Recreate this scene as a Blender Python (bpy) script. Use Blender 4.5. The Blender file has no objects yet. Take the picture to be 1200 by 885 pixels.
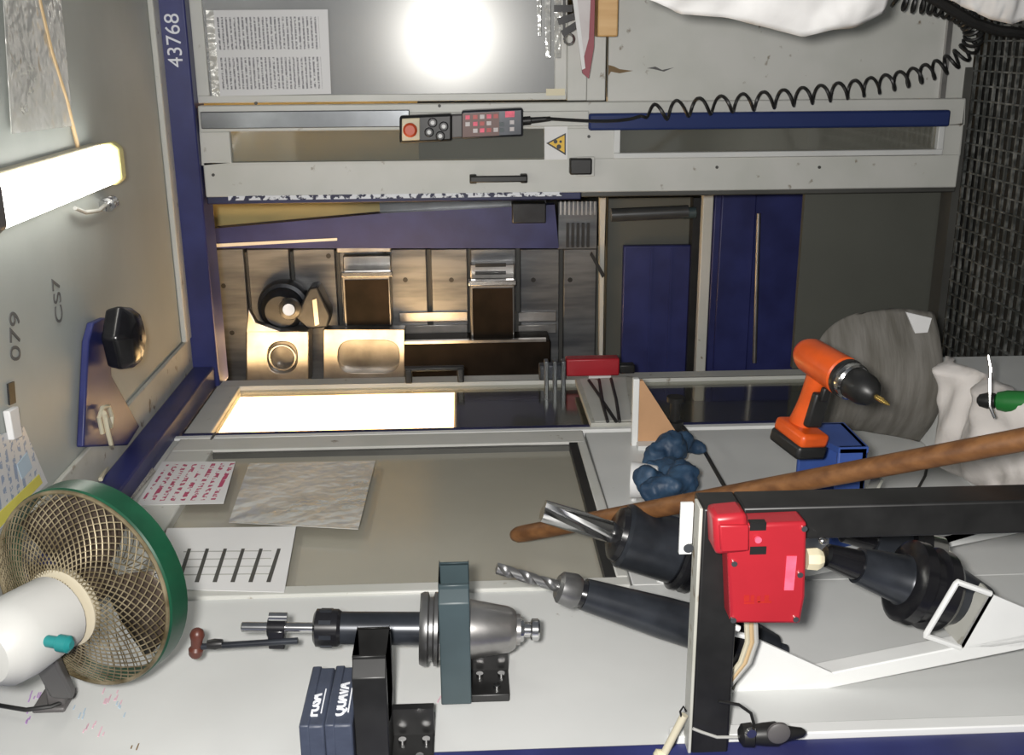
import bpy, bmesh, math, random
from mathutils import Vector as V, Matrix, noise
random.seed(7)
C = bpy.context.scene.collection
scn = bpy.context.scene
# ---------------------------------------------------------------- camera
EYE = V((0, 0, 1.3)); FPX = 1265.15; CX, CY = 600.0, 442.5
_d = (395.5, 60.0); _l = (-4042.5, -30.0)          # vanishing points of the depth and width directions
_y = V((_d[0], _d[1], FPX)).normalized(); _x = -V((_l[0], _l[1], FPX)).normalized()
_x = (_x - _y*_x.dot(_y)).normalized(); _z = _y.cross(_x) * -1
if _z[1] < 0: _z = -_z
RT = V((_x[0], _y[0], _z[0])); UP = V((_x[1], _y[1], _z[1])); FW = V((_x[2], _y[2], _z[2]))
cam = bpy.data.cameras.new('camera'); cam.sensor_width = 36; cam.sensor_fit = 'HORIZONTAL'
cam.lens = FPX/1200*36; cam.clip_start = .02
camo = bpy.data.objects.new('camera', cam); C.objects.link(camo)
camo.matrix_world = Matrix(((-UP.x, RT.x, -FW.x, EYE.x), (-UP.y, RT.y, -FW.y, EYE.y), (-UP.z, RT.z, -FW.z, EYE.z), (0, 0, 0, 1)))
scn.camera = camo
def ray(px, py): return RT*(CY-py) + UP*(CX-px) + FW*FPX
def on(ax, v, px, py):
    r = ray(px, py); return EYE + r*((v-EYE[ax])/r[ax])
def PY(Y, px, py): return on(1, Y, px, py)
def PX(X, px, py): return on(0, X, px, py)
def PZ(Z, px, py): return on(2, Z, px, py)
def PD(D, px, py): return EYE + ray(px, py)*(D/FPX)
# ---------------------------------------------------------------- world, lights, exposure
w = bpy.data.worlds.new('world'); scn.world = w; w.use_nodes = True
w.node_tree.nodes['Background'].inputs[0].default_value = (.86, .92, 1, 1)
w.node_tree.nodes['Background'].inputs[1].default_value = .10
fl = bpy.data.lights.new('camera_flash_offscreen', 'AREA'); fl.shape = 'DISK'; fl.size = .07; fl.energy = 26; fl.color = (1, .97, .93)
flo = bpy.data.objects.new('camera_flash_offscreen', fl); C.objects.link(flo)
flo.location = EYE + UP*.06 + RT*.03 - FW*.02
flo.rotation_euler = FW.to_track_quat('-Z', 'Y').to_euler()
vs = scn.view_settings; vs.view_transform = 'Standard'; vs.look = 'None'; vs.gamma = 1; vs.use_curve_mapping = False; vs.exposure = .58
# ---------------------------------------------------------------- materials
def mat(name, col, rough=.5, metal=0, var=.08, scale=6, bump=0, bscale=60, col2=None, lo=.35, hi=.65, emit=0, stretch=None, spec=.5, coat=0, dirt=None):
    m = bpy.data.materials.new(name); m.use_nodes = True
    nt = m.node_tree; b = nt.nodes['Principled BSDF']; N = nt.nodes.new; L = nt.links.new
    tc = N('ShaderNodeTexCoord'); mp = N('ShaderNodeMapping'); L(tc.outputs['Object'], mp.inputs[0])
    if stretch: mp.inputs['Scale'].default_value = stretch
    nz = N('ShaderNodeTexNoise'); nz.inputs['Scale'].default_value = scale; nz.inputs['Detail'].default_value = 6
    L(mp.outputs[0], nz.inputs['Vector'])
    cr = N('ShaderNodeValToRGB'); cr.color_ramp.elements[0].position = lo; cr.color_ramp.elements[1].position = hi
    c2 = col2 or tuple(min(1, c*(1+var)) for c in col)
    c1 = col if col2 else tuple(c*(1-var) for c in col)
    cr.color_ramp.elements[0].color = (*c1, 1); cr.color_ramp.elements[1].color = (*c2, 1)
    L(nz.outputs[0], cr.inputs[0]); L(cr.outputs[0], b.inputs['Base Color'])
    if dirt:                                     # specks of rust and grease
        dn = N('ShaderNodeTexNoise'); dn.inputs['Scale'].default_value = 28; dn.inputs['Detail'].default_value = 8; L(mp.outputs[0], dn.inputs['Vector'])
        dr_ = N('ShaderNodeValToRGB'); dr_.color_ramp.elements[0].position = dirt; dr_.color_ramp.elements[1].position = dirt+.07
        dm_ = N('ShaderNodeMix'); dm_.data_type = 'RGBA'; L(dn.outputs[0], dr_.inputs[0]); L(dr_.outputs[0], dm_.inputs[0])
        L(cr.outputs[0], dm_.inputs[6]); dm_.inputs[7].default_value = (.20, .16, .11, 1); L(dm_.outputs[2], b.inputs['Base Color'])
    b.inputs['Roughness'].default_value = rough; b.inputs['Metallic'].default_value = metal
    b.inputs['Specular IOR Level'].default_value = spec; b.inputs['Coat Weight'].default_value = coat
    if emit:
        b.inputs['Emission Color'].default_value = (*col, 1); b.inputs['Emission Strength'].default_value = emit
    if bump:
        n2 = N('ShaderNodeTexNoise'); n2.inputs['Scale'].default_value = bscale; n2.inputs['Detail'].default_value = 4
        L(mp.outputs[0], n2.inputs['Vector'])
        bp = N('ShaderNodeBump'); bp.inputs['Strength'].default_value = bump; bp.inputs['Distance'].default_value = .004
        L(n2.outputs[0], bp.inputs['Height']); L(bp.outputs[0], b.inputs['Normal'])
    return m
def glass(name, col, trans=.6, rough=.12, dirt=.35, bump=0.0, gl=.5):
    m = bpy.data.materials.new(name); m.use_nodes = True; nt = m.node_tree; N = nt.nodes.new; L = nt.links.new
    nt.nodes.remove(nt.nodes['Principled BSDF']); out = nt.nodes['Material Output']
    tc = N('ShaderNodeTexCoord'); nz = N('ShaderNodeTexNoise'); nz.inputs['Scale'].default_value = 5; nz.inputs['Detail'].default_value = 8
    L(tc.outputs['Object'], nz.inputs['Vector'])
    df = N('ShaderNodeBsdfDiffuse'); df.inputs[0].default_value = (*col, 1)
    tr = N('ShaderNodeBsdfTransparent'); tr.inputs[0].default_value = (.9, .9, .86, 1)
    gs = N('ShaderNodeBsdfGlossy'); gs.inputs['Roughness'].default_value = rough; gs.inputs[0].default_value = (.85, .85, .82, 1)
    m1 = N('ShaderNodeMixShader'); m2 = N('ShaderNodeMixShader'); fr = N('ShaderNodeFresnel'); fr.inputs[0].default_value = 1.6
    ma = N('ShaderNodeMath'); ma.operation = 'MULTIPLY_ADD'; ma.inputs[1].default_value = dirt; ma.inputs[2].default_value = trans-dirt/2
    L(nz.outputs[0], ma.inputs[0]); L(ma.outputs[0], m1.inputs[0]); L(df.outputs[0], m1.inputs[1]); L(tr.outputs[0], m1.inputs[2])
    mm = N('ShaderNodeMath'); mm.operation = 'MULTIPLY_ADD'; mm.inputs[1].default_value = 1.0; mm.inputs[2].default_value = gl*.2
    ge = N('ShaderNodeNewGeometry'); fm = N('ShaderNodeMath'); fm.operation = 'SUBTRACT'; fm.inputs[0].default_value = 1; L(ge.outputs['Backfacing'], fm.inputs[1])
    fx_ = N('ShaderNodeMath'); fx_.operation = 'MULTIPLY'; L(fr.outputs[0], fx_.inputs[0]); L(fm.outputs[0], fx_.inputs[1]); L(fx_.outputs[0], mm.inputs[0]); L(mm.outputs[0], m2.inputs[0]); L(m1.outputs[0], m2.inputs[1]); L(gs.outputs[0], m2.inputs[2])
    L(m2.outputs[0], out.inputs[0])
    if bump:
        n2 = N('ShaderNodeTexNoise'); n2.inputs['Scale'].default_value = 22; L(tc.outputs['Object'], n2.inputs['Vector'])
        bp = N('ShaderNodeBump'); bp.inputs['Strength'].default_value = bump; bp.inputs['Distance'].default_value = .01
        L(n2.outputs[0], bp.inputs['Height']); L(bp.outputs[0], gs.inputs['Normal']); L(bp.outputs[0], df.inputs['Normal'])
    return m
def printmat(name, ink, rows, cols, dens=.5, axes=('Y', 'Z'), blocks=False, paper=(.72, .72, .72)):
    """printed or handwritten lines: rows of broken ink marks, in the sheet's own generated coordinates"""
    m = bpy.data.materials.new(name); m.use_nodes = True; nt = m.node_tree; N = nt.nodes.new; L = nt.links.new
    b = nt.nodes['Principled BSDF']; b.inputs['Roughness'].default_value = .35
    tc = N('ShaderNodeTexCoord'); sp = N('ShaderNodeSeparateXYZ'); L(tc.outputs['Generated'], sp.inputs[0])
    def mth(op, a, bb=None):
        n = N('ShaderNodeMath'); n.operation = op
        for i, q in enumerate((a, bb)):
            if q is None: continue
            if isinstance(q, (int, float)): n.inputs[i].default_value = q
            else: L(q, n.inputs[i])
        return n.outputs[0]
    u, v = sp.outputs[axes[0]], sp.outputs[axes[1]]
    row = mth('GREATER_THAN', mth('SINE', mth('MULTIPLY', v, rows*6.2832)), .1)
    cb = N('ShaderNodeCombineXYZ'); L(mth('MULTIPLY', u, cols), cb.inputs[0]); L(mth('MULTIPLY', v, rows*1.3), cb.inputs[1])
    nz = N('ShaderNodeTexNoise'); nz.inputs['Scale'].default_value = 1; nz.inputs['Detail'].default_value = 3; L(cb.outputs[0], nz.inputs['Vector'])
    ink_ = mth('MULTIPLY', row, mth('GREATER_THAN', nz.outputs[0], dens))
    def gap(q): return mth('GREATER_THAN', mth('ABSOLUTE', mth('SUBTRACT', q, .5)), .045 if blocks else -1)
    def inside(q, a): return mth('MULTIPLY', mth('GREATER_THAN', q, a), mth('LESS_THAN', q, 1-a))
    ink_ = mth('MULTIPLY', ink_, mth('MULTIPLY', mth('MULTIPLY', inside(u, .08), gap(u)), inside(v, .08)))
    mx = N('ShaderNodeMix'); mx.data_type = 'RGBA'; L(ink_, mx.inputs[0]); mx.inputs[6].default_value = (*paper, 1); mx.inputs[7].default_value = (*ink, 1)
    L(mx.outputs[2], b.inputs['Base Color'])
    return m
M = {}
def mk(k, *a, **kw): M[k] = mat(k, *a, **kw)
mk('grey_panel', (.36, .385, .37), .45, var=.10, scale=3, bump=.02)
mk('door_paint', (.50, .51, .47), .42, col2=(.58, .58, .55), scale=5, lo=.3, hi=.6, bump=.03, dirt=.68)
mk('white_paint', (.60, .61, .60), .4, col2=(.66, .67, .66), scale=4, bump=.03, dirt=.74)
mk('white_bright', (.74, .75, .74), .4, var=.04, bump=.02)
mk('dirty_ledge', (.40, .40, .35), .5, col2=(.52, .52, .48), scale=8, dirt=.62)
mk('blue_paint', (.018, .022, .10), .38, col2=(.028, .035, .15), scale=9)
mk('navy', (.010, .012, .05), .5, col2=(.02, .025, .09), scale=12)
mk('bright_blue', (.008, .012, .10), .4, col2=(.012, .015, .05), scale=10)
mk('post_blue', (.02, .035, .13), .25, var=.08, scale=4)
mk('steel_dark', (.16, .17, .18), .28, metal=.7, scale=20)
mk('black', (.012, .012, .012), .42, var=.3, scale=20)
mk('black_gloss', (.01, .01, .012), .22, var=.2, scale=20)
mk('gunmetal', (.030, .034, .042), .3, metal=.35, var=.3, scale=18)
mk('teal_grey', (.042, .064, .072), .45, var=.12, scale=12)
mk('box_blue', (.045, .055, .085), .5, var=.12, scale=30, bump=.1, bscale=200)
mk('chrome', (.62, .62, .62), .18, metal=1, var=.12, scale=30)
mk('steel', (.42, .41, .40), .32, metal=.9, var=.2, scale=14, bump=.03)
mk('tool_steel', (.13, .13, .13), .34, metal=.8, col2=(.28, .28, .28), scale=8)
mk('plate_steel', (.10, .105, .115), .38, metal=.6, col2=(.21, .215, .22), scale=4, bump=.05, stretch=(8, 1, 1))
mk('rusty', (.22, .12, .065), .36, metal=.4, col2=(.40, .26, .16), scale=7)
mk('brass_block', (.34, .15, .05), .35, metal=.45, col2=(.50, .27, .11), scale=9)
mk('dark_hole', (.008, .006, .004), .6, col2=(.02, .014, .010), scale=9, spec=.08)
mk('dark_grey', (.06, .06, .055), .5, var=.2, scale=5)
mk('interior_grey', (.10, .105, .09), .6, var=.12, scale=3)
mk('interior_olive', (.085, .088, .075), .55, var=.1, scale=3)
mk('yellow_wall', (.60, .50, .22), .45, var=.06, scale=7)
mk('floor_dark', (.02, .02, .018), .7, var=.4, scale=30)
mk('grate', (.06, .065, .062), .45, metal=.3, col2=(.26, .27, .26), scale=45, lo=.45, hi=.75)
mk('concrete', (.18, .18, .17), .8, var=.2, scale=8)
mk('red_plastic', (.38, .016, .026), .38, var=.08, scale=9, coat=.15)
mk('red_dark', (.40, .02, .015), .4, var=.15, scale=20)
mk('pink', (.85, .12, .2), .5, var=.15, scale=60)
mk('orange', (.62, .085, .01), .4, var=.12, scale=25)
mk('gold', (.75, .52, .16), .25, metal=.9)
mk('wood', (.10, .039, .011), .5, col2=(.19, .083, .027), scale=9, stretch=(6, 6, .6), bump=.06)
mk('light_wood', (.62, .36, .14), .5, col2=(.74, .48, .22), scale=6, stretch=(6, 6, .6))
mk('tan', (.52, .30, .16), .5, var=.12)
mk('cover_grey', (.12, .112, .095), .75, col2=(.20, .19, .172), scale=7, bump=.4, bscale=18, stretch=(1, 1, 7))
mk('blue_plastic', (.03, .07, .26), .5, var=.15)
mk('glove', (.012, .035, .075), .55, col2=(.03, .07, .13), scale=25, bump=.3, bscale=90)
mk('cloth_white', (.88, .87, .86), .85, var=.05, scale=15, bump=.2, bscale=30)
mk('rag', (.48, .45, .42), .9, col2=(.72, .68, .65), scale=14, lo=.3, hi=.5, bump=.3, bscale=40)
mk('green_plastic', (.015, .16, .03), .4, var=.1)
mk('fan_green', (.008, .065, .032), .35, var=.25, scale=15)
mk('fan_mesh', (.10, .075, .035), .45, metal=.4, col2=(.30, .25, .16), scale=30)
mk('fan_white', (.50, .50, .48), .4, var=.05)
mk('fan_cream', (.50, .45, .34), .45, var=.08)
mk('fan_blade', (.055, .04, .03), .4, var=.3, scale=12)
mk('teal', (.015, .19, .19), .35)
mk('grey_plastic', (.09, .085, .085), .45, var=.15)
mk('paper', (.74, .74, .74), .5, var=.03)
mk('paper_yellow', (.66, .60, .10), .5, var=.1)
mk('cream_plastic', (.66, .60, .42), .45)
mk('yellow_sign', (.80, .50, .05), .5)
mk('white_ink', (.78, .8, .85), .6, var=.05)
mk('dark_ink', (.10, .10, .10), .7)
mk('purple_ink', (.45, .28, .55), .7); mk('pink_ink', (.72, .46, .54), .7); mk('blue_ink', (.45, .56, .66), .7)
mk('rust_stain', (.20, .13, .06), .7)
mk('cable_beige', (.52, .48, .36), .5); mk('cable_tan', (.50, .36, .20), .5); mk('cable_grey', (.4, .4, .38), .4)
mk('brown', (.10, .03, .02), .4)
mk('booklet', (.55, .50, .50), .5, col2=(.62, .58, .58), scale=20); mk('maroon', (.30, .06, .08), .5)
mk('chips', (.72, .74, .78), .5, col2=(.01, .012, .05), scale=60, lo=.5, hi=.55)
mk('tube_light', (1, .98, .90), .4, emit=6.5)
mk('lamp_cap', (.72, .66, .30), .5, var=.1)
mk('work_light', (1, .64, .30), .4, emit=8)
mk('sleeve_paper', (.72, .71, .68), .3, col2=(.86, .85, .83), scale=12, bump=.3, bscale=20)
M['clear_glass'] = glass('clear_glass', (.30, .30, .26), .72, .06, .2)
M['brushed_pane'] = glass('brushed_pane', (.26, .27, .28), .16, .225, .3, gl=.03)
M['olive_pane'] = glass('olive_pane', (.44, .42, .35), .10, .2, .2, gl=.8)
M['dark_pane'] = glass('dark_pane', (.045, .045, .038), .12, .14, .2, gl=.4)
M['lamp_pane'] = glass('lamp_pane', (.10, .10, .09), .86, .1, .1, gl=.3)
M['film'] = glass('film', (.9, .9, .88), .5, .12, .8, bump=1.0, gl=1.2)
M['table_print'] = printmat('table_print', (.14, .14, .16), 30, 75, .45, ('X', 'Z'), blocks=True, paper=(.62, .62, .63))
M['red_hand'] = printmat('red_hand', (.45, .06, .14), 9, 22, .5, ('Y', 'Z'))
M['dark_hand'] = printmat('dark_hand', (.12, .08, .10), 11, 26, .52, ('Y', 'Z'), paper=(.45, .43, .38))
M['scribble'] = printmat('scribble', (.25, .15, .15), 5, 12, .55, ('Y', 'Z'), paper=(.5, .5, .46))
M['sticker_print'] = printmat('sticker_print', (.25, .32, .45), 12, 16, .5, ('X', 'Y'), paper=(.58, .59, .60))
# ---------------------------------------------------------------- mesh helpers
class MB:
    def __init__(s): s.v = []; s.f = []
    def add(s, vs_, fs):
        o = len(s.v); s.v += [V(p) for p in vs_]; s.f += [tuple(i+o for i in q) for q in fs]; return s
    def box(s, a, b):
        x0, x1 = sorted((a[0], b[0])); y0, y1 = sorted((a[1], b[1])); z0, z1 = sorted((a[2], b[2]))
        return s.add([(x0,y0,z0),(x1,y0,z0),(x1,y1,z0),(x0,y1,z0),(x0,y0,z1),(x1,y0,z1),(x1,y1,z1),(x0,y1,z1)],
                     [(0,3,2,1),(4,5,6,7),(0,1,5,4),(1,2,6,5),(2,3,7,6),(3,0,4,7)])
    def obox(s, c, ax, h):
        c = V(c); A = [V(a).normalized()*q for a, q in zip(ax, h)]; vs_ = []
        for k in ((-1,-1,-1),(1,-1,-1),(1,1,-1),(-1,1,-1),(-1,-1,1),(1,-1,1),(1,1,1),(-1,1,1)):
            vs_.append(c + A[0]*k[0] + A[1]*k[1] + A[2]*k[2])
        return s.add(vs_, [(0,3,2,1),(4,5,6,7),(0,1,5,4),(1,2,6,5),(2,3,7,6),(3,0,4,7)])
    def bar(s, p, q, wid, thk, side):          # a flat bar from p to q, 'wid' along side, 'thk' across
        p, q = V(p), V(q); d = (q-p); n = d.cross(V(side)).normalized(); sd = n.cross(d).normalized()
        return s.obox((p+q)/2, (d, sd, n), (d.length/2, wid/2, thk/2))
    def prism(s, pts, off):
        pts = [V(p) for p in pts]; off = V(off); n = len(pts)
        return s.add(pts + [p+off for p in pts], [tuple(range(n)), tuple(range(2*n-1, n-1, -1))] + [(i, i+n, (i+1) % n+n, (i+1) % n) for i in range(n)])
    def lathe(s, p, d, prof, n=28, flat=1.0):   # prof: (distance along d, radius)
        p = V(p); d = V(d).normalized(); a = d.orthogonal().normalized(); b = d.cross(a); o = len(s.v); k = len(prof)
        for t, r in prof:
            for i in range(n):
                an = 2*math.pi*i/n; s.v.append(p + d*t + (a*math.cos(an) + b*math.sin(an)*flat)*r)
        for j in range(k-1):
            for i in range(n):
                s.f.append((o+j*n+i, o+j*n+(i+1) % n, o+(j+1)*n+(i+1) % n, o+(j+1)*n+i))
        s.f.append(tuple(o+i for i in range(n-1, -1, -1))); s.f.append(tuple(o+(k-1)*n+i for i in range(n)))
        return s
    def cyl(s, p, q, r, r2=None, n=24):
        p, q = V(p), V(q); return s.lathe(p, q-p, [(0, r), ((q-p).length, r if r2 is None else r2)], n)
    def tube(s, path, r, n=8):
        path = [V(p) for p in path]; o = len(s.v); k = len(path); up = None
        for j, p in enumerate(path):
            t = (path[min(j+1, k-1)] - path[max(j-1, 0)]).normalized()
            a = t.orthogonal().normalized() if up is None else (up - t*up.dot(t)).normalized()
            up = a; b = t.cross(a)
            for i in range(n):
                an = 2*math.pi*i/n; s.v.append(p + (a*math.cos(an) + b*math.sin(an))*r)
        for j in range(k-1):
            for i in range(n):
                s.f.append((o+j*n+i, o+j*n+(i+1) % n, o+(j+1)*n+(i+1) % n, o+(j+1)*n+i))
        s.f.append(tuple(o+i for i in range(n-1, -1, -1))); s.f.append(tuple(o+(k-1)*n+i for i in range(n)))
        return s
    def ring(s, c, d, R, r, n=48, m=10):
        c = V(c); d = V(d).normalized(); a = d.orthogonal().normalized(); b = d.cross(a); o = len(s.v)
        for i in range(n):
            an = 2*math.pi*i/n; e = a*math.cos(an) + b*math.sin(an)
            for j in range(m):
                bn = 2*math.pi*j/m; s.v.append(c + e*(R + r*math.cos(bn)) + d*r*math.sin(bn))
        for i in range(n):
            for j in range(m):
                s.f.append((o+i*m+j, o+((i+1) % n)*m+j, o+((i+1) % n)*m+(j+1) % m, o+i*m+(j+1) % m))
        return s
    def grid(s, fn, nu, nv):
        o = len(s.v)
        for i in range(nu+1):
            for j in range(nv+1): s.v.append(V(fn(i/nu, j/nv)))
        for i in range(nu):
            for j in range(nv):
                a = o+i*(nv+1)+j; s.f.append((a, a+nv+1, a+nv+2, a+1))
        return s
    def ball(s, c, r, sc=(1, 1, 1), n=16):
        o = len(s.v); c = V(c); m = n//2
        for i in range(m+1):
            th = math.pi*i/m
            for j in range(n):
                ph = 2*math.pi*j/n; s.v.append(c + V((r*math.sin(th)*math.cos(ph)*sc[0], r*math.sin(th)*math.sin(ph)*sc[1], r*math.cos(th)*sc[2])))
        for i in range(m):
            for j in range(n): s.f.append((o+i*n+j, o+(i+1)*n+j, o+(i+1)*n+(j+1) % n, o+i*n+(j+1) % n))
        return s
    def build(s, name, m, parent=None, bevel=0, solid=0, remesh=0, smooth=35):
        me = bpy.data.meshes.new(name)
        if parent is not None: org = parent['_loc'] if '_loc' in parent else parent.location; org = V(org)
        else:
            lo = V([min(p[i] for p in s.v) for i in range(3)]); hi = V([max(p[i] for p in s.v) for i in range(3)])
            org = V(((lo.x+hi.x)/2, (lo.y+hi.y)/2, lo.z))
        bm = bmesh.new(); vv = [bm.verts.new(p-org) for p in s.v]
        for q in s.f:
            try: bm.faces.new([vv[i] for i in q])
            except ValueError: pass
        bmesh.ops.remove_doubles(bm, verts=bm.verts, dist=1e-6)
        bmesh.ops.recalc_face_normals(bm, faces=bm.faces)
        for fc in bm.faces: fc.smooth = True
        bm.to_mesh(me); bm.free()
        try: me.set_sharp_from_angle(angle=math.radians(smooth))
        except Exception: pass
        o = bpy.data.objects.new(name, me); C.objects.link(o); me.materials.append(M[m] if isinstance(m, str) else m)
        if parent is not None: o.parent = parent; o['_loc'] = tuple(org)
        else: o.location = org; o['_loc'] = tuple(org)
        if remesh:
            md = o.modifiers.new('remesh', 'REMESH'); md.mode = 'VOXEL'; md.voxel_size = remesh; md.use_smooth_shade = True
            sm = o.modifiers.new('smooth', 'SMOOTH'); sm.iterations = 18
        if solid:
            md = o.modifiers.new('solid', 'SOLIDIFY'); md.thickness = solid; md.offset = 0
        if bevel:
            md = o.modifiers.new('bevel', 'BEVEL'); md.width = bevel; md.segments = 2; md.limit_method = 'ANGLE'
        return o
def thing(name, label, cat, loc, group=None):
    o = bpy.data.objects.new(name, None); C.objects.link(o); o.location = loc; o['_loc'] = tuple(loc); o.empty_display_size = .05
    o['label'] = label; o['category'] = cat
    if group: o['group'] = group
    return o
def tag(o, label, cat, group=None):
    o['label'] = label; o['category'] = cat
    if group: o['group'] = group
    return o
def struct(o, label, cat): o['kind'] = 'structure'; o['label'] = label; o['category'] = cat; return o
def yb(px0, px1, py0, py1, Y, thk, mb=None):    # a box on the plane y = Y from a rectangle in the picture, growing by thk into y
    c = ((px0+px1)/2, (py0+py1)/2)
    mb = mb or MB(); return mb.box((PY(Y, c[0], py0).x, Y, PY(Y, px0, c[1]).z), (PY(Y, c[0], py1).x, Y+thk, PY(Y, px1, c[1]).z))
def ypoly(pts, Y, thk, mb=None): return (mb or MB()).prism([PY(Y, *p) for p in pts], (0, thk, 0))
def xpoly(pts, X, thk, mb=None): return (mb or MB()).prism([PX(X, *p) for p in pts], (-thk, 0, 0))
def text(name, s, org, right, up, size, m, parent, depth=.0006, bold=0):
    cu = bpy.data.curves.new(name, 'FONT'); cu.body = s; cu.size = size; cu.extrude = depth; cu.offset = bold
    t = bpy.data.objects.new(name, cu); C.objects.link(t)
    dg = bpy.context.evaluated_depsgraph_get(); me = bpy.data.meshes.new_from_object(t.evaluated_get(dg))
    bpy.data.objects.remove(t); r = V(right).normalized(); u = V(up).normalized(); n = r.cross(u)
    mx = Matrix(((r.x, u.x, n.x, 0), (r.y, u.y, n.y, 0), (r.z, u.z, n.z, 0), (0, 0, 0, 1)))
    pl = V(parent['_loc']); me.transform(Matrix.Translation(V(org)-pl) @ mx)
    o = bpy.data.objects.new(name, me); C.objects.link(o); o.parent = parent; me.materials.clear(); me.materials.append(M[m]); return o
A = -.859; D = 2.80; H = 2.03         # left wall x, front plane y, canopy height
# ================================================================ SETTING
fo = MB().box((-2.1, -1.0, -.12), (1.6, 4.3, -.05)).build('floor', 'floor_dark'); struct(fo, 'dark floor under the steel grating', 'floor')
fo['_loc'] = tuple(fo.location)
MB().box((-2.1, -1.0, -.05), (1.6, 1.6, 0)).build('slab', 'concrete', fo)
g = .036
for i in range(36):
    y = D-.012-i*g
    if y < 1.61: break
    MB().box((A, y-.004, -.006), (1.2, y+.004, 0)).build('bar', 'grate', fo)
for i in range(58):
    x = A+.02+i*.036
    if x > 1.2: break
    MB().box((x-.002, 1.6, -.006), (x+.002, D, .0015)).build('bar', 'grate', fo)
# canopy over the alcove
ce = MB().box((A-.05, .75, H), (1.5, D+.04, H+.04)).build('ceiling', 'grey_panel'); struct(ce, 'grey sheet metal canopy with marker scribbles', 'ceiling')
MB().box((-.735, 2.70, H-.014), (1.5, D-.01, H)).build('ledge', 'door_paint', ce, bevel=.003)
MB().box((A, 1.15, H-.010), (-.735, D-.01, H)).build('ledge', 'dirty_ledge', ce, bevel=.003)
text('marking', '079', PZ(H-.001, 24, 424), (1, .3, 0), (.3, -1, 0), .055, 'dark_ink', ce)
text('marking', 'CS7', PZ(H-.001, 74, 378), (1, .1, 0), (.1, -1, 0), .05, 'dark_ink', ce)
# blue beams
bb = MB().box((A-.02, D-.05, 1.955), (1.5, D+.06, H)).build('trim_1', 'blue_paint', bevel=.004); struct(bb, 'navy blue steel beam across the front with a white painted number', 'beam')
text('painted_number', '43768', V((PY(D-.051, 222, 79).x, D-.0508, 1.972)), (1, 0, 0), (0, 0, 1), .05, 'white_ink', bb)
bl = MB().box((A-.03, 1.1, 1.965), (A+.045, D-.05, H-.01)).build('trim_2', 'blue_paint', bevel=.004); struct(bl, 'navy blue steel beam along the top of the side wall', 'beam')
# front plane, right of the opening
zt = 1.955
wb = MB().box((PY(D, 900, 126).x, D, .0), (1.5, D+.03, PY(D, 713, 60).z)).build('wall_front', 'door_paint', bevel=.002); struct(wb, 'pale grey fixed lower panel with a rust streak', 'wall')
yb(690, 713, -300, 118, D-.006, .03).build('post', 'door_paint', wb, bevel=.002)
yb(665, 688, 20, 118, D-.010, .03).build('post', 'door_paint', wb, bevel=.002)
ypoly([(713, 76), (720, 78), (726, 81), (742, 83), (726, 86), (716, 84), (713, 89)], D-.0006, .002).build('rust_streak', 'rust_stain', wb)
ypoly([(758, 80), (768, 78), (776, 82), (790, 79), (778, 84), (766, 81)], D-.0006, .002).build('scratch', 'dark_ink', wb)
yb(1118, 1124, -200, 130, D-.012, .02).build('bottom_flange', 'steel', wb)
w1 = MB(); xl = PY(D, 450, 119).x
zb = PY(D, 664, 60).z
w1.box((xl+.018, D-.004, zb), (1.5, D+.02, zb+.03)); w1.box((xl+.018, D-.004, zt-.03), (1.5, D+.02, zt)); w1.box((xl, D-.004, zb), (xl+.018, D+.02, zt))
w1 = w1.build('window_1', 'door_paint', bevel=.002); struct(w1, 'fixed front window with brushed pane reflecting the flash', 'window')
MB().box((xl+.016, D+.006, zb+.02), (1.5, D+.012, zt-.02)).build('pane', 'brushed_pane', w1)
yb(640, 662, 104, 112, D-.006, .004).build('sticker', 'cream_plastic', w1)
# sliding door on the front plane
xr, xo = PY(D, 670, 119).x, PY(D, 670, 224).x
d1 = MB(); T = D-.03
z0 = .022
def zz(px, py=170): return PY(T, px, py).z
x_p1 = PY(T, 450, 190).x
d1.box((xo, T, z0), (x_p1, T+.028, zt-.004))                           # wide closing stile
xs_ = PY(T, 670, 150).x
d1.box((x_p1, T, zz(270)), (xs_, T+.028, zt-.004))
d1.box((x_p1, T, zz(727)), (xs_, T+.028, zz(638)))
d1.box((x_p1, T, z0), (xs_, T+.028, zz(1098)))
d1.box((xs_, T, z0), (xr, T+.028, zt-.004))
d1 = d1.build('door_1', 'door_paint', bevel=.003); struct(d1, 'pale grey sliding front door with two narrow panes', 'door')
MB().box((x_p1, T+.012, zz(638)), (PY(T, 670, 150).x, T+.018, zz(270))).build('pane', 'clear_glass', d1)
MB().box((x_p1, T+.012, z0), (PY(T, 670, 150).x, T+.018, zz(727))).build('pane', 'clear_glass', d1)
fr = MB()
xa, xb = x_p1+.002, PY(T, 670, 152).x; za, zb_ = zz(1104), zz(719)
for bx in (((xa+.014, za), (xb, za+.016)), ((xa+.014, zb_-.016), (xb, zb_)), ((xa, za), (xa+.014, zb_))): fr.box((bx[0][0], T-.008, bx[0][1]), (bx[1][0], T+.01, bx[1][1]))
fr.build('pane_frame', 'white_paint', d1, bevel=.002)
yb(235, 480, 130, 150, T-.012, .015).build('guide_or_reflection_strip', 'steel_dark', d1, bevel=.002)  # grey steel colour stands in for the reflection on the blue rail
yb(690, 1114, 131, 151, T-.02, .022).build('guide_rail', 'post_blue', d1, bevel=.006)
yb(480, 690, 131, 149, T-.010, .013).build('guide_or_reflection_strip', 'door_paint', d1, bevel=.002)
MB().box((xo-.018, T+.002, 1.0), (xo+.002, T+.03, zt-.005)).build('edge_seal', 'navy', d1, bevel=.003)
MB().box((xo-.012, T+.002, z0), (xo+.002, T+.03, 1.0)).build('edge_seal', 'dark_grey', d1, bevel=.003)
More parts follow.
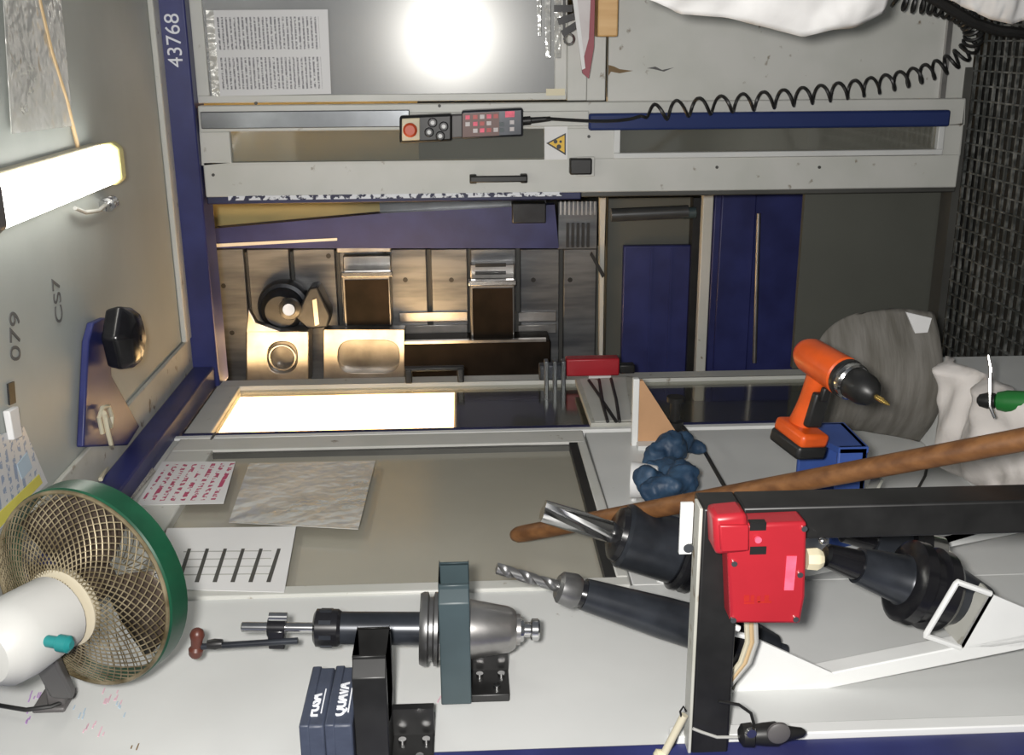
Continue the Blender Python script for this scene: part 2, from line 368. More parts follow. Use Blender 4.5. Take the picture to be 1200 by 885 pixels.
MB().box((xo-.008, T-.003, 1.05), (xo+.003, T+.004, zt-.06)).build('worn_edge', 'chips', d1)
h = MB(); hz0, hz1 = zz(617), zz(550); hx = PY(T, 583, 210).x
h.box((hx-.004, T-.034, hz0), (hx+.012, T-.022, hz1)); hd = h.build('handle', 'black', d1, bevel=.003)
for z in (hz0+.008, hz1-.008): MB().box((hx-.008, T-.026, z-.009), (hx+.014, T+.002, z+.009)).build('handle_foot', 'black', hd, bevel=.003)
la = yb(668, 694, 186, 205, T-.03, .032).build('latch', 'black', d1, bevel=.004)
yb(676, 697, 184, 207, T-.012, .012).build('latch_plate', 'door_paint', la, bevel=.002)
for (px, py) in ((250, 205), (690, 160), (300, 121), (515, 124), (840, 196), (960, 196)):
    p = PY(T, px, py); MB().cyl(p-V((0, .003, 0)), p+V((0, .002, 0)), .004, n=10).build('screw', 'dark_grey', d1)
# bottom and top rails of the opening
MB_ = MB().box((A, D-.005, 0), (xo+.3, D+.06, .02)).build('trim_3', 'dark_grey'); struct(MB_, 'dark sill along the bottom of the machine opening', 'sill')
# left wall: sliding door, window panel, near panel
def lw(px, py): p = PX(A, px, py); return p.y, p.z
lwall = MB().box((A-.03, 1.16, 0), (A, 1.585, 1.97)).build('wall_left', 'white_paint', bevel=.002); struct(lwall, 'white side wall panel carrying the tool brackets', 'wall')
MB().box((A-.03, 1.585, 0), (A, 2.31, 1.035)).build('lower_panel', 'white_paint', lwall, bevel=.002)
MB().box((A-.04, 2.31, 0), (A-.004, 2.36, 1.97)).build('post', 'white_bright', lwall, bevel=.003)
MB().box((A-.02, 2.318, 0), (A+.004, 2.336, 1.97)).build('edge_profile', 'white_bright', lwall, bevel=.002)
MB().box((A-.04, 1.0, 0), (A+.004, 1.162, 2.0)).build('end_post', 'blue_paint', lwall, bevel=.004)
MB().box((A-.02, 1.162, .0), (A+.012, 1.185, 1.05)).build('edge_profile', 'white_bright', lwall, bevel=.002)
for z in (1.965, ):
    MB().box((A-.03, 1.585, 1.945), (A+.002, 2.31, 1.97)).build('top_strip', 'door_paint', lwall)
w2 = MB()
ya, ybb = 1.575, 2.312
w2.box((A-.03, ya, 1.04), (A+.006, ya+.03, 1.95)); w2.box((A-.03, ybb-.075, 1.04), (A+.006, ybb, 1.95))
w2.box((A-.03, ya+.03, 1.86), (A+.006, ybb-.075, 1.95)); w2.box((A-.03, ya+.03, 1.04), (A+.006, ybb-.075, 1.06))
w2 = w2.build('window_2', 'door_paint', bevel=.003); struct(w2, 'side wall window with olive pane covered by taped papers', 'window')
MB().box((A-.018, ya+.02, 1.05), (A-.012, ybb-.06, 1.88)).build('pane', 'olive_pane', w2)
MB().box((A-.012, ybb-.085, 1.06), (A+.0, ybb-.07, 1.87)).build('gasket', 'dark_grey', w2)
MB().box((A-.012, ya+.03, 1.05), (A+.004, ybb-.07, 1.078)).build('gasket', 'black', w2)
for py, yy in ((60, 2.335), (0, 2.335)):
    pass
for px in (200, 254):
    y, z = lw(px, 508); MB().box((A-.002, 2.30, z-.002), (A+.008, 2.345, z+.002)).build('marker_tick', 'dark_ink', w2)
xpoly([(132, 590), (140, 585), (176, 556), (168, 561)], A+.0065, .001).build('marker_note', 'dark_ink', w2)
# sliding door on the side
d2 = MB(); X2 = A-.008; e0, e1 = 2.362, D-.006
zp = lambda px, py=470: PX(X2, px, py).z
yi0, yi1 = 2.375, 2.74
for a, b in (((yi0, 1.90), (yi1, 1.96)), ((yi0, z0), (yi1, .06)), ((e0, z0), (yi0, 1.96)), ((yi1, z0), (e1, 1.96))):
    d2.box((X2-.03, a[0], a[1]), (X2, b[0], b[1]))
d2 = d2.build('door_2', 'door_paint', bevel=.003); struct(d2, 'grey sliding side door with long panes beside the opening', 'door')
zm = zp(545); zn = zp(690)
MB().box((X2-.018, yi0, .06), (X2-.012, yi1, 1.90)).build('pane', 'lamp_pane', d2)
MB().box((X2-.016, e0+.0, z0), (X2+.004, e0+.012, 1.96)).build('edge_seal', 'navy', d2)
h = MB(); ha = PX(X2+.03, 476, 425); hb = PX(X2+.03, 544, 425)
h.box((X2+.03, D-.06, hb.z), (X2+.042, D-.044, ha.z)); hd = h.build('handle', 'black', d2, bevel=.003)
for z in (ha.z-.01, hb.z+.01): MB().box((X2-.002, D-.064, z-.009), (X2+.036, D-.04, z+.009)).build('handle_foot', 'black', hd, bevel=.003)
# machine interior shell
ws = MB().box((-2.1, 4.1, 0), (1.5, 4.14, 2.3)).build('wall_inner', 'interior_grey'); struct(ws, 'dark grey rear wall inside the machine', 'wall')
MB().box((-2.1, 1.4, -.0), (-2.06, 4.1, 2.3)).build('side_panel', 'interior_grey', ws)
MB().box((1.46, D+.05, -.0), (1.5, 4.1, 2.3)).build('side_panel', 'interior_grey', ws)
MB().box((-2.1, 1.4, 2.26), (A-.06, 4.1, 2.3)).build('roof_panel', 'interior_grey', ws)
MB().box((A-.06, D+.06, 2.26), (1.5, 4.1, 2.3)).build('roof_panel', 'interior_grey', ws)
MB().box((-2.1, 1.4, 0), (A-.5, 1.44, 2.3)).build('side_panel', 'interior_grey', ws)
yb(225, 490, 20, 290, 3.62, .02).build('yellow_panel', 'yellow_wall', ws)
# ================================================================ MACHINE INTERIOR
YT = 3.45
def PT(px, py, Y=YT): return PY(Y, px, py)
tb = thing('machine_table', 'upright steel machine table with horizontal slots inside the opening', 'machine table', (PT(480, 370).x, YT+.1, .0))
cuts = [(250, 292, 'plate_steel'), (296, 344, 'plate_steel'), (349, 397, 'plate_steel'), (402, 453, 'plate_steel'), (456, 502, 'plate_steel'), (507, 549, 'plate_steel'), (553, 605, 'plate_steel'), (610, 655, 'plate_steel'), (660, 698, 'plate_steel')]
for a, b, m in cuts: yb(a, b, 292, 470, YT, .09).build('plate', m, tb, bevel=.003)
yb(246, 700, 293, 468, YT+.03, .10).build('core', 'dark_grey', tb)
MB().box((PT(480, 470).x, YT+.01, .0), (PT(480, 292).x, YT+.14, PT(699, 370).z)).build('column', 'interior_grey', tb)
for a, b in ((468, 548), (607, 652)):
    for c, d in ((366, 377), (381, 391)): yb(a, b, c, d, YT-.012, .012).build('clamp_rail', 'steel', tb, bevel=.002)
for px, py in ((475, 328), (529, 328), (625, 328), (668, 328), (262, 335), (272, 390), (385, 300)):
    p = PT(px, py); MB().cyl(p-V((0, .002, 0)), p+V((0, .004, 0)), .008, n=12).build('bolt_hole_shade', 'black', tb)  # black discs stand in for the shade inside bolt holes
for k, (a, b, c, d) in enumerate(((402, 458, 322, 382), (551, 603, 332, 398))):
    Y = YT-.10
    f = thing('clamping_block', ['square dark clamping block beside the oval-pocket plate, bright bar on one side', 'square dark clamping block with slotted steel plate beside it'][k], 'block', (PY(Y, (a+b)/2, (c+d)/2).x, Y+.05, PY(Y, b, (c+d)/2).z))
    yb(a, b, c, d, Y, .0995).build('body', 'tool_steel', f, bevel=.003)
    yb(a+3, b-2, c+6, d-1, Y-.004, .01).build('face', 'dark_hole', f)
    yb(a-2, b+2, c-3, c+3, Y-.02, .03).build('bar', 'chrome', f, bevel=.002)
    yb(a, b, c-22, c-5, YT-.05, .05).build('rear_plate', 'steel', f, bevel=.003)
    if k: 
        for q in (309, 318): yb(a+6, b-10, q, q+4, YT-.053, .01).build('slot_shade', 'black', f)  # black bars put the shade of the plate's slots into colour
    else:
        yb(a-8, b+0, 280, 296, YT-.05, .05).build('top_plate', 'steel', f, bevel=.003)
fx = thing('fixture_plate', 'steel fixture plate with an oval pocket, lit warm', 'plate', PY(YT-.12, 430, 440))
Y = YT-.14
def ring_plate(outer, inner, Y, thk):
    """plate with a hole: outer and inner loops have the same number of points"""
    mb = MB(); n = len(outer); o = [PY(Y, *p) for p in outer]; i = [PY(Y, *p) for p in inner]; t = V((0, thk, 0))
    mb.add(o + i + [p+t for p in o] + [p+t for p in i], sum([[(k, (k+1) % n, n+(k+1) % n, n+k), (2*n+k, 3*n+k, 3*n+(k+1) % n, 2*n+(k+1) % n), (k, 2*n+k, 2*n+(k+1) % n, (k+1) % n), (n+k, n+(k+1) % n, 3*n+(k+1) % n, 3*n+k)] for k in range(n)], []))
    return mb
def loops(x0, x1, y0, y1, ix0, ix1, iy0, iy1, n=32, p=.35):
    o, i = [], []
    for k in range(n):
        a = 2*math.pi*k/n; c, s = math.cos(a), math.sin(a); q = max(abs(c), abs(s))
        o.append(((x0+x1)/2 + c/q*(x1-x0)/2, (y0+y1)/2 + s/q*(y1-y0)/2))
        i.append(((ix0+ix1)/2 + math.copysign(abs(c)**p, c)*(ix1-ix0)/2, (iy0+iy1)/2 + math.copysign(abs(s)**(.8), s)*(iy1-iy0)/2))
    return o, i
ring_plate(*loops(379, 474, 386, 450, 396, 468, 399, 437), Y, .05).build('plate', 'steel', fx, bevel=.002)
yb(385, 470, 392, 446, Y+.03, .03).build('pocket', 'tool_steel', fx)
bx = thing('bored_block', 'steel block with a round bore, lit warm by the lamp', 'block', PY(YT-.16, 325, 440))
ring_plate(*loops(288, 362, 388, 450, 314, 348, 401, 437, p=.8), YT-.16, .09).build('body', 'steel', bx, bevel=.004)
p = PY(YT-.16, 331, 419)
MB().ring(p, (0, 1, 0), .040, .005).build('bore_ring', 'steel', bx)
yb(310, 352, 398, 440, YT-.11, .03).build('bore_back', 'tool_steel', bx)
ypoly([(288, 390), (291, 362), (300, 378), (330, 389)], YT-.16, .03).build('arm', 'steel', bx, bevel=.003)
sp = thing('machining_head', 'dark oily round milling head in front of the slotted table', 'milling head', PY(YT-.15, 345, 390))
q = PY(YT-.02, 335, 357)
MB().lathe(q, (0, -1, 0), [(0, .085), (.03, .085), (.05, .08), (.052, .068), (.08, .066), (.10, .05)], 32).build('housing', 'gunmetal', sp)
MB().lathe(PY(YT-.15, 340, 362), (.2, -1, -.1), [(0, .035), (.03, .032), (.04, .02), (.07, .018)], 20).build('spindle_nose', 'tool_steel', sp)
ypoly([(345, 372), (362, 338), (372, 336), (387, 370), (384, 384), (360, 386)], YT-.13, .09).build('side_cover', 'gunmetal', sp, bevel=.006)
ypoly([(366, 352), (371, 350), (374, 380), (369, 382)], YT-.135, .02).build('edge_plate', 'steel', sp)
db = thing('base_casting', 'black base casting below the clamping rails', 'casting', PY(YT-.12, 560, 450))
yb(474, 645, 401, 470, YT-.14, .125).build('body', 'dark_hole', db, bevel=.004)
yb(474, 640, 399, 402, YT-.145, .02).build('edge', 'steel', db)
sb = thing('slanted_beam', 'navy slanted cover beam above the slotted table', 'beam', PY(YT-.05, 450, 290))
ypoly([(250, 268), (450, 250), (650, 240), (655, 291), (250, 291)], YT-.06, .05).build('cover', 'blue_paint', sb)
ypoly([(250, 286), (395, 279), (395, 282), (250, 290)], YT-.062, .004).build('edge', 'white_paint', sb)
yb(445, 640, 236, 252, YT-.02, .05).build('rear_cover', 'steel_dark', sb)
yb(600, 640, 238, 262, YT-.08, .05).build('bracket', 'gunmetal', sb, bevel=.004)
gr = thing('grille', 'small barred grille beside the navy beam', 'grille', PY(YT-.05, 675, 292))
yb(654, 700, 236, 292, YT-.03, .03).build('plate', 'plate_steel', gr, bevel=.002)
for i in range(9): yb(656+i*5, 658+i*5, 236, 252, YT-.05, .02).build('bar', 'steel', gr)
for i in range(5): yb(664+i*6, 667+i*6, 262, 290, YT-.045, .02).build('bar', 'black', gr)
dv = thing('divider_strip', 'thin pale vertical divider sheet beside the grille', 'panel', PY(YT-.14, 705, 330))
ypoly([(703, 232), (710, 232), (708, 300), (706, 440), (702, 440), (703, 300)], YT-.14, .03).build('sheet', 'door_paint', dv)
ypoly([(694, 296), (709, 322), (706, 326), (692, 300)], YT-.16, .02).build('clip', 'black', dv)
cc = thing('way_cover', 'dark cover with blue panel and pale tube below the table', 'cover', PY(3.3, 770, 440))
yb(711, 815, 232, 470, 3.34, .05).build('back_sheet', 'interior_olive', cc)
yb(729, 806, 288, 470, 3.31, .03).build('blue_panel', 'blue_paint', cc, bevel=.004)
for q in (760, 783): yb(q, q+2, 292, 470, 3.306, .006).build('rib', 'blue_paint', cc)
a, b = PY(3.26, 716, 252), PY(3.26, 806, 248)
MB().cyl(a, b, .020).build('tube', 'steel_dark', cc)
a, b = PY(3.26, 800, 250), PY(3.26, 815, 249); MB().cyl(a, b, .017).build('tube_end', 'teal_grey', cc)
yb(808, 818, 232, 470, 3.29, .05).build('edge', 'black', cc)
pp = thing('upright_post', 'slim grey horizontal rail between the two blue covers', 'rail', PY(3.2, 825, 440))
yb(819, 831, 226, 470, 3.2, .03).build('post', 'door_paint', pp, bevel=.003)
bc = thing('blue_cover', 'tall navy lower cover with a thin steel rod', 'cover', PY(3.28, 885, 440))
yb(832, 936, 226, 470, 3.27, .04).build('panel', 'blue_paint', bc, bevel=.004)
yb(840, 880, 226, 470, 3.26, .02).build('step', 'blue_paint', bc, bevel=.004)
a, b = PY(3.24, 889, 250), PY(3.24, 884, 425); MB().cyl(a, b, .007, n=12).build('rod', 'steel', bc)
lp = thing('lower_apron', 'plain olive grey apron sheet at the bottom of the opening', 'panel', (-.62, 2.88, 0))
MB().box((A-.03, 2.87, 0), (PY(2.87, 1000, 200).x, 2.89, PY(2.87, 936, 330).z)).build('sheet', 'interior_olive', lp)
# lamp inside the machine behind the side door
wl = thing('work_lamp', 'glowing warm work lamp behind the side door pane', 'lamp', (A-.17, 2.92, 1.33))
MB().box((A-.19, 2.67, 1.33), (A-.14, 3.15, 2.10)).build('housing', 'grey_plastic', wl, bevel=.005)
MB().box((A-.14, 2.68, 1.34), (A-.125, 3.14, 2.09)).build('diffuser', 'work_light', wl, bevel=.003)
MB().box((A-.18, 2.88, 2.10), (A-.15, 2.92, 2.27)).build('bracket', 'grey_plastic', wl)
# ================================================================ CANOPY THINGS
a = PZ(H-.055, 138, 186); n_ = PZ(H-.055, 4, 250)
lx = (a.x+n_.x)/2; y0, y1 = n_.y-.0, a.y
L_ = thing('fluorescent_lamp', 'lit fluorescent batten lamp fixed under the grey canopy', 'lamp', (lx, (y0+y1)/2, H-.06))
MB().box((lx-.04, y0-.02, H-.025), (lx+.04, y1+.02, H)).build('base_channel', 'fan_cream', L_, bevel=.004)
pr = [(-.036, H-.02), (-.039, H-.042), (-.028, H-.056), (.028, H-.056), (.039, H-.042), (.036, H-.02)]
MB().prism([(lx+x, y0, z) for x, z in pr], (0, y1-y0, 0)).build('diffuser', 'tube_light', L_, bevel=.006)
for y, m in ((y1, 'lamp_cap'), (y0-.03, 'grey_plastic')):
    MB().prism([(lx+x*1.08, y, H-(H-z)*1.06) for x, z in pr], (0, .03, 0)).build('end_cap', m, L_, bevel=.004)
MB().box((lx-.015, y1+.03, H-.05), (lx+.02, y1+.055, H-.01)).build('plug', 'lamp_cap', L_, bevel=.004)
cb = [PZ(H-.012, *q) for q in ((88, 244), (100, 249), (115, 247), (124, 240))]
MB().tube(cb, .004).build('cable', 'cable_grey', L_)
ck = thing('cable_clip', 'small chrome cable connector beside the fluorescent lamp', 'connector', PZ(H, 130, 236))
c0 = PZ(H-.012, 124, 242); c1 = PZ(H-.012, 142, 229)
MB().lathe(c0, c1-c0, [(0, .008), (.012, .008), (.013, .014), (.022, .014), (.023, .007), (.034, .007), (.035, .013), (.045, .013), (.046, .006), (.06, .006)], 16).build('body', 'chrome', ck)
MB().box(c0+V((-.01, -.004, 0)), c0+V((.01, .006, .014))).build('foot', 'chrome', ck)
def zsheet(pts, Z, thk): return MB().prism([PZ(Z, *p) for p in pts], (0, 0, thk))
s1 = thing('document_sleeve', 'clear crinkled document sleeve stuck under the canopy', 'sleeve', PZ(H-.004, 45, 80))
zsheet([(6, -40), (64, -40), (82, 144), (18, 153)], H-.004, .003).build('sheet', 'sleeve_paper', s1)
zsheet([(2, -40), (68, -40), (86, 148), (14, 157)], H-.0065, .0015).build('film', 'film', s1)
tag(MB().tube([PZ(H-.006, *q) for q in ((38, -40), (48, 10), (60, 60), (78, 118), (94, 184))], .004).build('rope', 'cable_tan'), 'tan cord running under the canopy past the document sleeve', 'rope')
st = thing('canopy_sticker', 'printed instruction sticker with yellow stripe on the canopy', 'sticker', PZ(H-.003, 22, 560))
zsheet([(-30, 520), (28, 500), (56, 566), (-30, 650)], H-.003, .002).build('sheet', 'sticker_print', st)
zsheet([(-20, 622), (-10, 610), (46, 556), (50, 566), (-20, 640)], H-.0045, .001).build('yellow_stripe', 'paper_yellow', st)
zsheet([(20, 545), (32, 530), (38, 548), (26, 562)], H-.0045, .001).build('picture', 'blue_ink', st)
sw = thing('door_latch_slot', 'small black latch slot with white tab in the canopy', 'latch', PZ(H-.004, 15, 480))
zsheet([(10, 450), (17, 447), (19, 472), (12, 475)], H-.004, .003).build('slot', 'black', sw)
zsheet([(11, 482), (22, 476), (27, 512), (17, 516)], H-.012, .011).build('tab', 'paper', sw, bevel=.002)
# blue hanger bracket with black knob, under the canopy
bk = thing('hanger_bracket', 'navy triangular hanger plate with black star knob under the canopy', 'bracket', PZ(H, 115, 450))
zs = H-.02
zsheet([(104, 400), (110, 378), (124, 372), (120, 392), (130, 404), (131, 440), (164, 500), (150, 522), (98, 524)], H-.016, .014).build('plate', 'blue_paint', bk, bevel=.003)
kp = PZ(H-.06, 148, 396)
kb = MB().lathe(kp+V((0, 0, .06)), (0, 0, -1), [(0, .014), (.03, .014), (.031, .064), (.06, .072), (.08, .055), (.09, .03)], 6).build('knob', 'black_gloss', bk, bevel=.006)
MB().lathe(kp+V((0, 0, -.012)), (0, 0, -1), [(0, .016), (.014, .014), (.02, .006)], 16).build('knob_cap', 'black_gloss', kb)
cr_ = MB().tube([PZ(H-.03, *q) for q in ((120, 508), (116, 490), (120, 478), (127, 476), (131, 488), (130, 500))] + [PZ(H-.04, *q) for q in ((122, 484), (126, 505), (130, 520))] + [PX(A+.05, *q) for q in ((132, 528), (126, 545), (118, 562))], .0045)
tag(cr_.build('looped_cable', 'cable_beige'), 'beige cable looped over the navy hanger plate', 'cable')
# ================================================================ THINGS ON THE FRONT PLANE
ps = thing('printed_chart', 'sheet of printed number tables taped on the front window', 'paper', PY(D-.004, 316, 112))
YW = D-.006
ypoly([(243, 12), (384, 11), (388, 110), (250, 113)], YW, .002).build('sheet', 'table_print', ps)
ypoly([(241, 12), (250, 12), (258, 113), (249, 113)], YW-.0015, .001).build('tape', 'film', ps)
sg = thing('warning_sign', 'yellow triangular hand warning sign on white plate', 'sign', PY(T, 651, 187))
yb(638, 665, 148, 187, T-.003, .003).build('plate', 'paper', sg)
ypoly([(640, 168), (663, 156), (663, 182)], T-.0045, .002).build('triangle_border', 'black', sg)
ypoly([(643.5, 168), (661.5, 158.5), (661.5, 179)], T-.0055, .002).build('triangle', 'yellow_sign', sg)
for q in ((651, 166, 2.4), (655, 172, 2.8), (657, 166, 1.6)):
    c = PY(T-.006, q[0], q[1]); MB().cyl(c, c+V((0, .001, 0)), q[2]*.0021, n=10).build('symbol', 'black', sg)
# pendant
YP = T-.055
pd = thing('hand_pendant', 'hand-held control pendant with red stop button and coiled cord', 'control pendant', PY(YP, 612, 145))
def tilt(px, py): return (px, py - (px-540)*.045)
def pbox(x0, x1, y0, y1, Y, thk): return ypoly([tilt(x0, y0), tilt(x1, y0), tilt(x1, y1), tilt(x0, y1)], Y, thk)
pbox(468, 530, 133, 165, YP, .045).build('upper_body', 'black', pd, bevel=.006)
pbox(525, 546, 134, 162, YP+.006, .036).build('neck', 'grey_plastic', pd, bevel=.004)
pbox(541, 613, 130, 163, YP-.004, .05).build('keypad_body', 'gunmetal', pd, bevel=.005)
pbox(542, 585, 133, 161, YP-.006, .004).build('keypad_print', 'brown', pd)
es = pbox(471, 492, 136, 162, YP-.006, .01).build('stop_plate', 'cream_plastic', pd, bevel=.002)
c = PY(YP-.006, *tilt(481, 149)); MB().lathe(c, (0, -1, 0), [(0, .012), (.014, .012), (.015, .017), (.026, .017), (.030, .012)], 24).build('stop_button', mat('stop_red', (.55, .07, .02), .4), es)
for q in ((507, 142), (520, 147), (503, 153), (516, 158)):
    c = PY(YP, *tilt(*q)); bt = MB().lathe(c, (0, -1, 0), [(0, .0115), (.008, .0115), (.010, .009)], 18).build('round_button', 'black_gloss', pd)
    MB().cyl(c-V((0, .0098, 0)), c-V((0, .0108, 0)), .005, n=12).build('button_mark', 'paper', bt)
for i, x in enumerate((548, 557, 565, 573, 581)):
    for j, y in enumerate((138, 146, 154)):
        if (i, j) in ((0, 2), (4, 1)): continue
        pbox(x-2.6, x+2.6, y-2.4, y+2.4, YP-.010, .006).build('key', ['pink', 'red_dark', 'booklet'][(i+2*j) % 3], pd)
pbox(592, 603, 133, 140, YP-.009, .006).build('key', 'pink', pd)
for q in ((600, 146), (600, 154), (588, 148), (588, 155)): pbox(q[0]-2.5, q[0]+2.5, q[1]-2.3, q[1]+2.3, YP-.009, .006).build('key', ['booklet', 'teal_grey'][q[0] < 590], pd)
a = PY(YP+.02, 612, 142); b = PY(YP+.02, 648, 139)
MB().lathe(a, b-a, [(0, .011), (.02, .011), (.022, .008), (.07, .006)], 14).build('strain_relief', 'black', pd)
# coiled cord : centre line in picture, pitch tightening towards the loop
ctl = [(640, 139, .02), (700, 142, .01), (735, 140, .0), (762, 133, .0), (800, 127, 0), (850, 122, 0), (920, 115, 0), (990, 106, 0), (1050, 95, 0), (1100, 80, 0), (1132, 60, .02), (1141, 38, .05), (1128, 18, .08), (1095, 6, .10), (1066, 2, .1), (1048, -8, .1), (1044, -50, .1)]
def cord():
    pts = [PY(T-.05-d, x, y) for x, y, d in ctl]; N_ = len(pts); P = []
    for i in range(N_-1):                          # Catmull-Rom
        p0, p1, p2, p3 = pts[max(i-1, 0)], pts[i], pts[i+1], pts[min(i+2, N_-1)]
        for k in range(24):
            t = k/24; P.append((.5*((2*p1)+(p2-p0)*t+(2*p0-5*p1+4*p2-p3)*t*t+(3*p1-p0-3*p2+p3)*t**3), i+t))
    out = []; ph = 0; prev = P[0][0]; fine = []
    for (a, ta), (b, tb_) in zip(P[:-1], P[1:]):
        for k in range(8): fine.append((a.lerp(b, k/8), ta+(tb_-ta)*k/8))
    for j in range(len(fine)-1):
        p, t = fine[j]; tan = (fine[j+1][0]-p).normalized(); s_ = (p-prev).length; prev = p
        amp = 0 if t < 2.6 else min(1, (t-2.6)/.6)
        pitch = .055 if t < 5 else (.055 - (t-5)*.0065 if t < 10 else .021); pitch = max(pitch, .019)
        ph += s_/pitch*2*math.pi
        n1 = tan.cross(V((0, 1, 0))).normalized(); n2 = tan.cross(n1)
        out.append(p + (n1*math.cos(ph) + n2*math.sin(ph))*.0205*amp)
    return out
MB().tube(cord(), .0042, 6).build('coiled_cord', 'black', pd)
# things hanging at the upper corner of the front
bo = thing('hanging_booklet', 'worn red-edged booklet hanging point down', 'booklet', PY(T-.05, 690, 90))
ypoly([(668, -40), (698, -40), (696, 55), (690, 92), (683, 86)], T-.06, .02).build('cover', 'maroon', bo)
ypoly([(666, -40), (672, -40), (686, 80), (682, 82)], T-.064, .006).build('page_edge', 'paper', bo)
ypoly([(672, -40), (694, -40), (690, 45), (684, 68)], T-.063, .004).build('page', 'booklet', bo)
wd = thing('wooden_block', 'varnished light wooden block on the front post', 'block', PY(T-.06, 712, 50))
yb(701, 725, -40, 43, T-.06, .065).build('block', 'light_wood', wd, bevel=.004)
cs = thing('clear_strips', 'clear plastic strips hanging over the brushed window', 'plastic strips', PY(T-.02, 645, 68))
for (a, b, c, d) in ((627, 631, 634, 42), (637, 640, 645, 68), (649, 651, 657, 68)):
    ypoly([(a, -40), (c, -40), (c, d), (b, d)], T-.03, .003).build('strip', 'film', cs)
ks = thing('key_bunch', 'dark key bunch hanging behind the booklet', 'keys', PY(T-.04, 667, 52))
MB().ring(PY(T-.035, 667, 46), (0, 1, .2), .012, .003, 20, 6).build('ring', 'chrome', ks)
for i, q in enumerate(((660, 10), (664, 22), (668, 34))): MB().obox(PY(T-.04, *q), ((1, 0, .3*i), (0, 1, 0), (-.3*i, 0, 1)), (.008, .004, .022)).build('key', 'black_gloss', ks)
MB().box(PY(T-.03, 660, -40), PY(T-.026, 662, 40)).build('string', 'black', ks)
def cloth(name, lo, top, Y, label, m, amp=.03, seed=0):
    """hanging cloth: lo = picture points of the lower hem, reaching up to picture height 'top'"""
    def fn(u, v):
        k = u*(len(lo)-1); i = min(int(k), len(lo)-2); t = k-i
        x = lo[i][0]*(1-t)+lo[i+1][0]*t; y = lo[i][1]*(1-t)+lo[i+1][1]*t
        P = PY(Y, x, y*(1-v)+top*v)
        n = noise.noise(V((u*6+seed, v*2, seed)))*amp + math.sin(v*3.1)*-.03 + noise.noise(V((u*16, v*5, seed)))*amp*.3
        return P + V((0, n, 0))
    mb = MB().grid(fn, 60, 16); return tag(mb.build(name, m, solid=.004, smooth=80), label, 'cloth')
cloth('draped_cloth', [(752, -4), (775, 6), (800, 16), (850, 20), (900, 32), (942, 43), (975, 34), (1000, 32), (1036, 14)], -70, 1.95, 'white cloth hanging above the coiled cord', 'cloth_white', .018, 2)
cloth('white_bag', [(1108, -2), (1130, 8), (1160, 22), (1186, 28), (1215, 18)], -70, 2.42, 'white bag hanging beside the loop of the coiled cord', 'cloth_white', .014, 5)
tag(MB().tube([PY(2.45, *q) for q in ((1060, -20), (1100, 2), (1140, 26), (1170, 36), (1210, 40))], .012, 10).build('black_band', 'black'), 'black band passing under the white bag', 'band')  # plain black tube along the lower edge of the bag
# ================================================================ LEFT WALL: PAPERS, SWITCHES
XP = A+.0075
def paper(name, pts, m, label, cat='paper', film=False, X=XP, thk=.001):
    t = thing(name, label, cat, PX(X, *pts[-1])); xpoly(pts, X, thk).build('sheet', m, t)
    if film: xpoly(pts, X+.003, .0015).build('film', 'film', t)
    return t
paper('note_sheet', [(190, 541), (276, 541), (262, 590), (160, 592)], 'red_hand', 'handwritten sheet in red ink taped to the side window')
paper('plastic_sleeve', [(292, 543), (440, 540), (420, 620), (268, 612)], 'sleeve_paper', 'crinkled clear plastic sleeve taped to the side window', 'sleeve', True)
sl_ = paper('list_sheet', [(196, 619), (347, 617), (333, 694), (175, 690)], 'paper', 'printed sheet with a row of dark bars under the window sleeve')
for i in range(6):
    x = 212+i*21; xpoly([(x+8, 643), (x+12, 643), (x+0, 682), (x-5, 682)], XP+.0008, .0006).build('printed_bar', 'dark_grey', sl_)
for i in range(4): xpoly([(215, 646+i*9), (318, 645+i*9), (318, 646+i*9), (215, 647+i*9)], XP+.0007, .0005).build('printed_line', 'cable_grey', sl_)
paper('wire_note', [(140, 590), (176, 545), (182, 552), (150, 590)], 'dark_hand', 'narrow handwritten strip on the window frame')
# switch with cables on the side door
rs = thing('door_switch', 'small red safety switch with cables at the edge of the side door', 'switch', PX(A+.03, 724, 440))
XS = A+.03
YS = D-.075
yb(664, 726, 421, 441, YS, .04).build('body', 'red_plastic', rs, bevel=.004)
yb(632, 664, 428, 446, YS+.01, .03).build('actuator', 'gunmetal', rs, bevel=.004)
for q in (638, 648, 658): yb(q, q+5, 424, 462, YS+.0, .03).build('clamp', 'steel_dark', rs, bevel=.002)
yb(690, 716, 441, 445, YS-.004, .03).build('label_strip', 'paper', rs)
yb(726, 744, 428, 438, YS+.005, .03).build('connector', 'black', rs, bevel=.003)
ib = thing('interlock_plate', 'light bracket plate with dark cables below the red door switch', 'bracket', PX(A+.006, 745, 470))
xpoly([(674, 444), (745, 442), (748, 495), (692, 496)], A+.012, .014).build('plate', 'dirty_ledge', ib, bevel=.002)
xpoly([(680, 444), (733, 442), (740, 492), (697, 494)], A+.0135, .002).build('inner_plate', 'door_paint', ib)
for i, q in enumerate((((690, 446), (704, 466), (712, 494)), ((702, 445), (706, 470), (722, 494)), ((716, 444), (722, 468), (726, 494)))):
    MB().tube([PX(A+.02, *p) for p in q], .004).build('cable', 'black', ib)
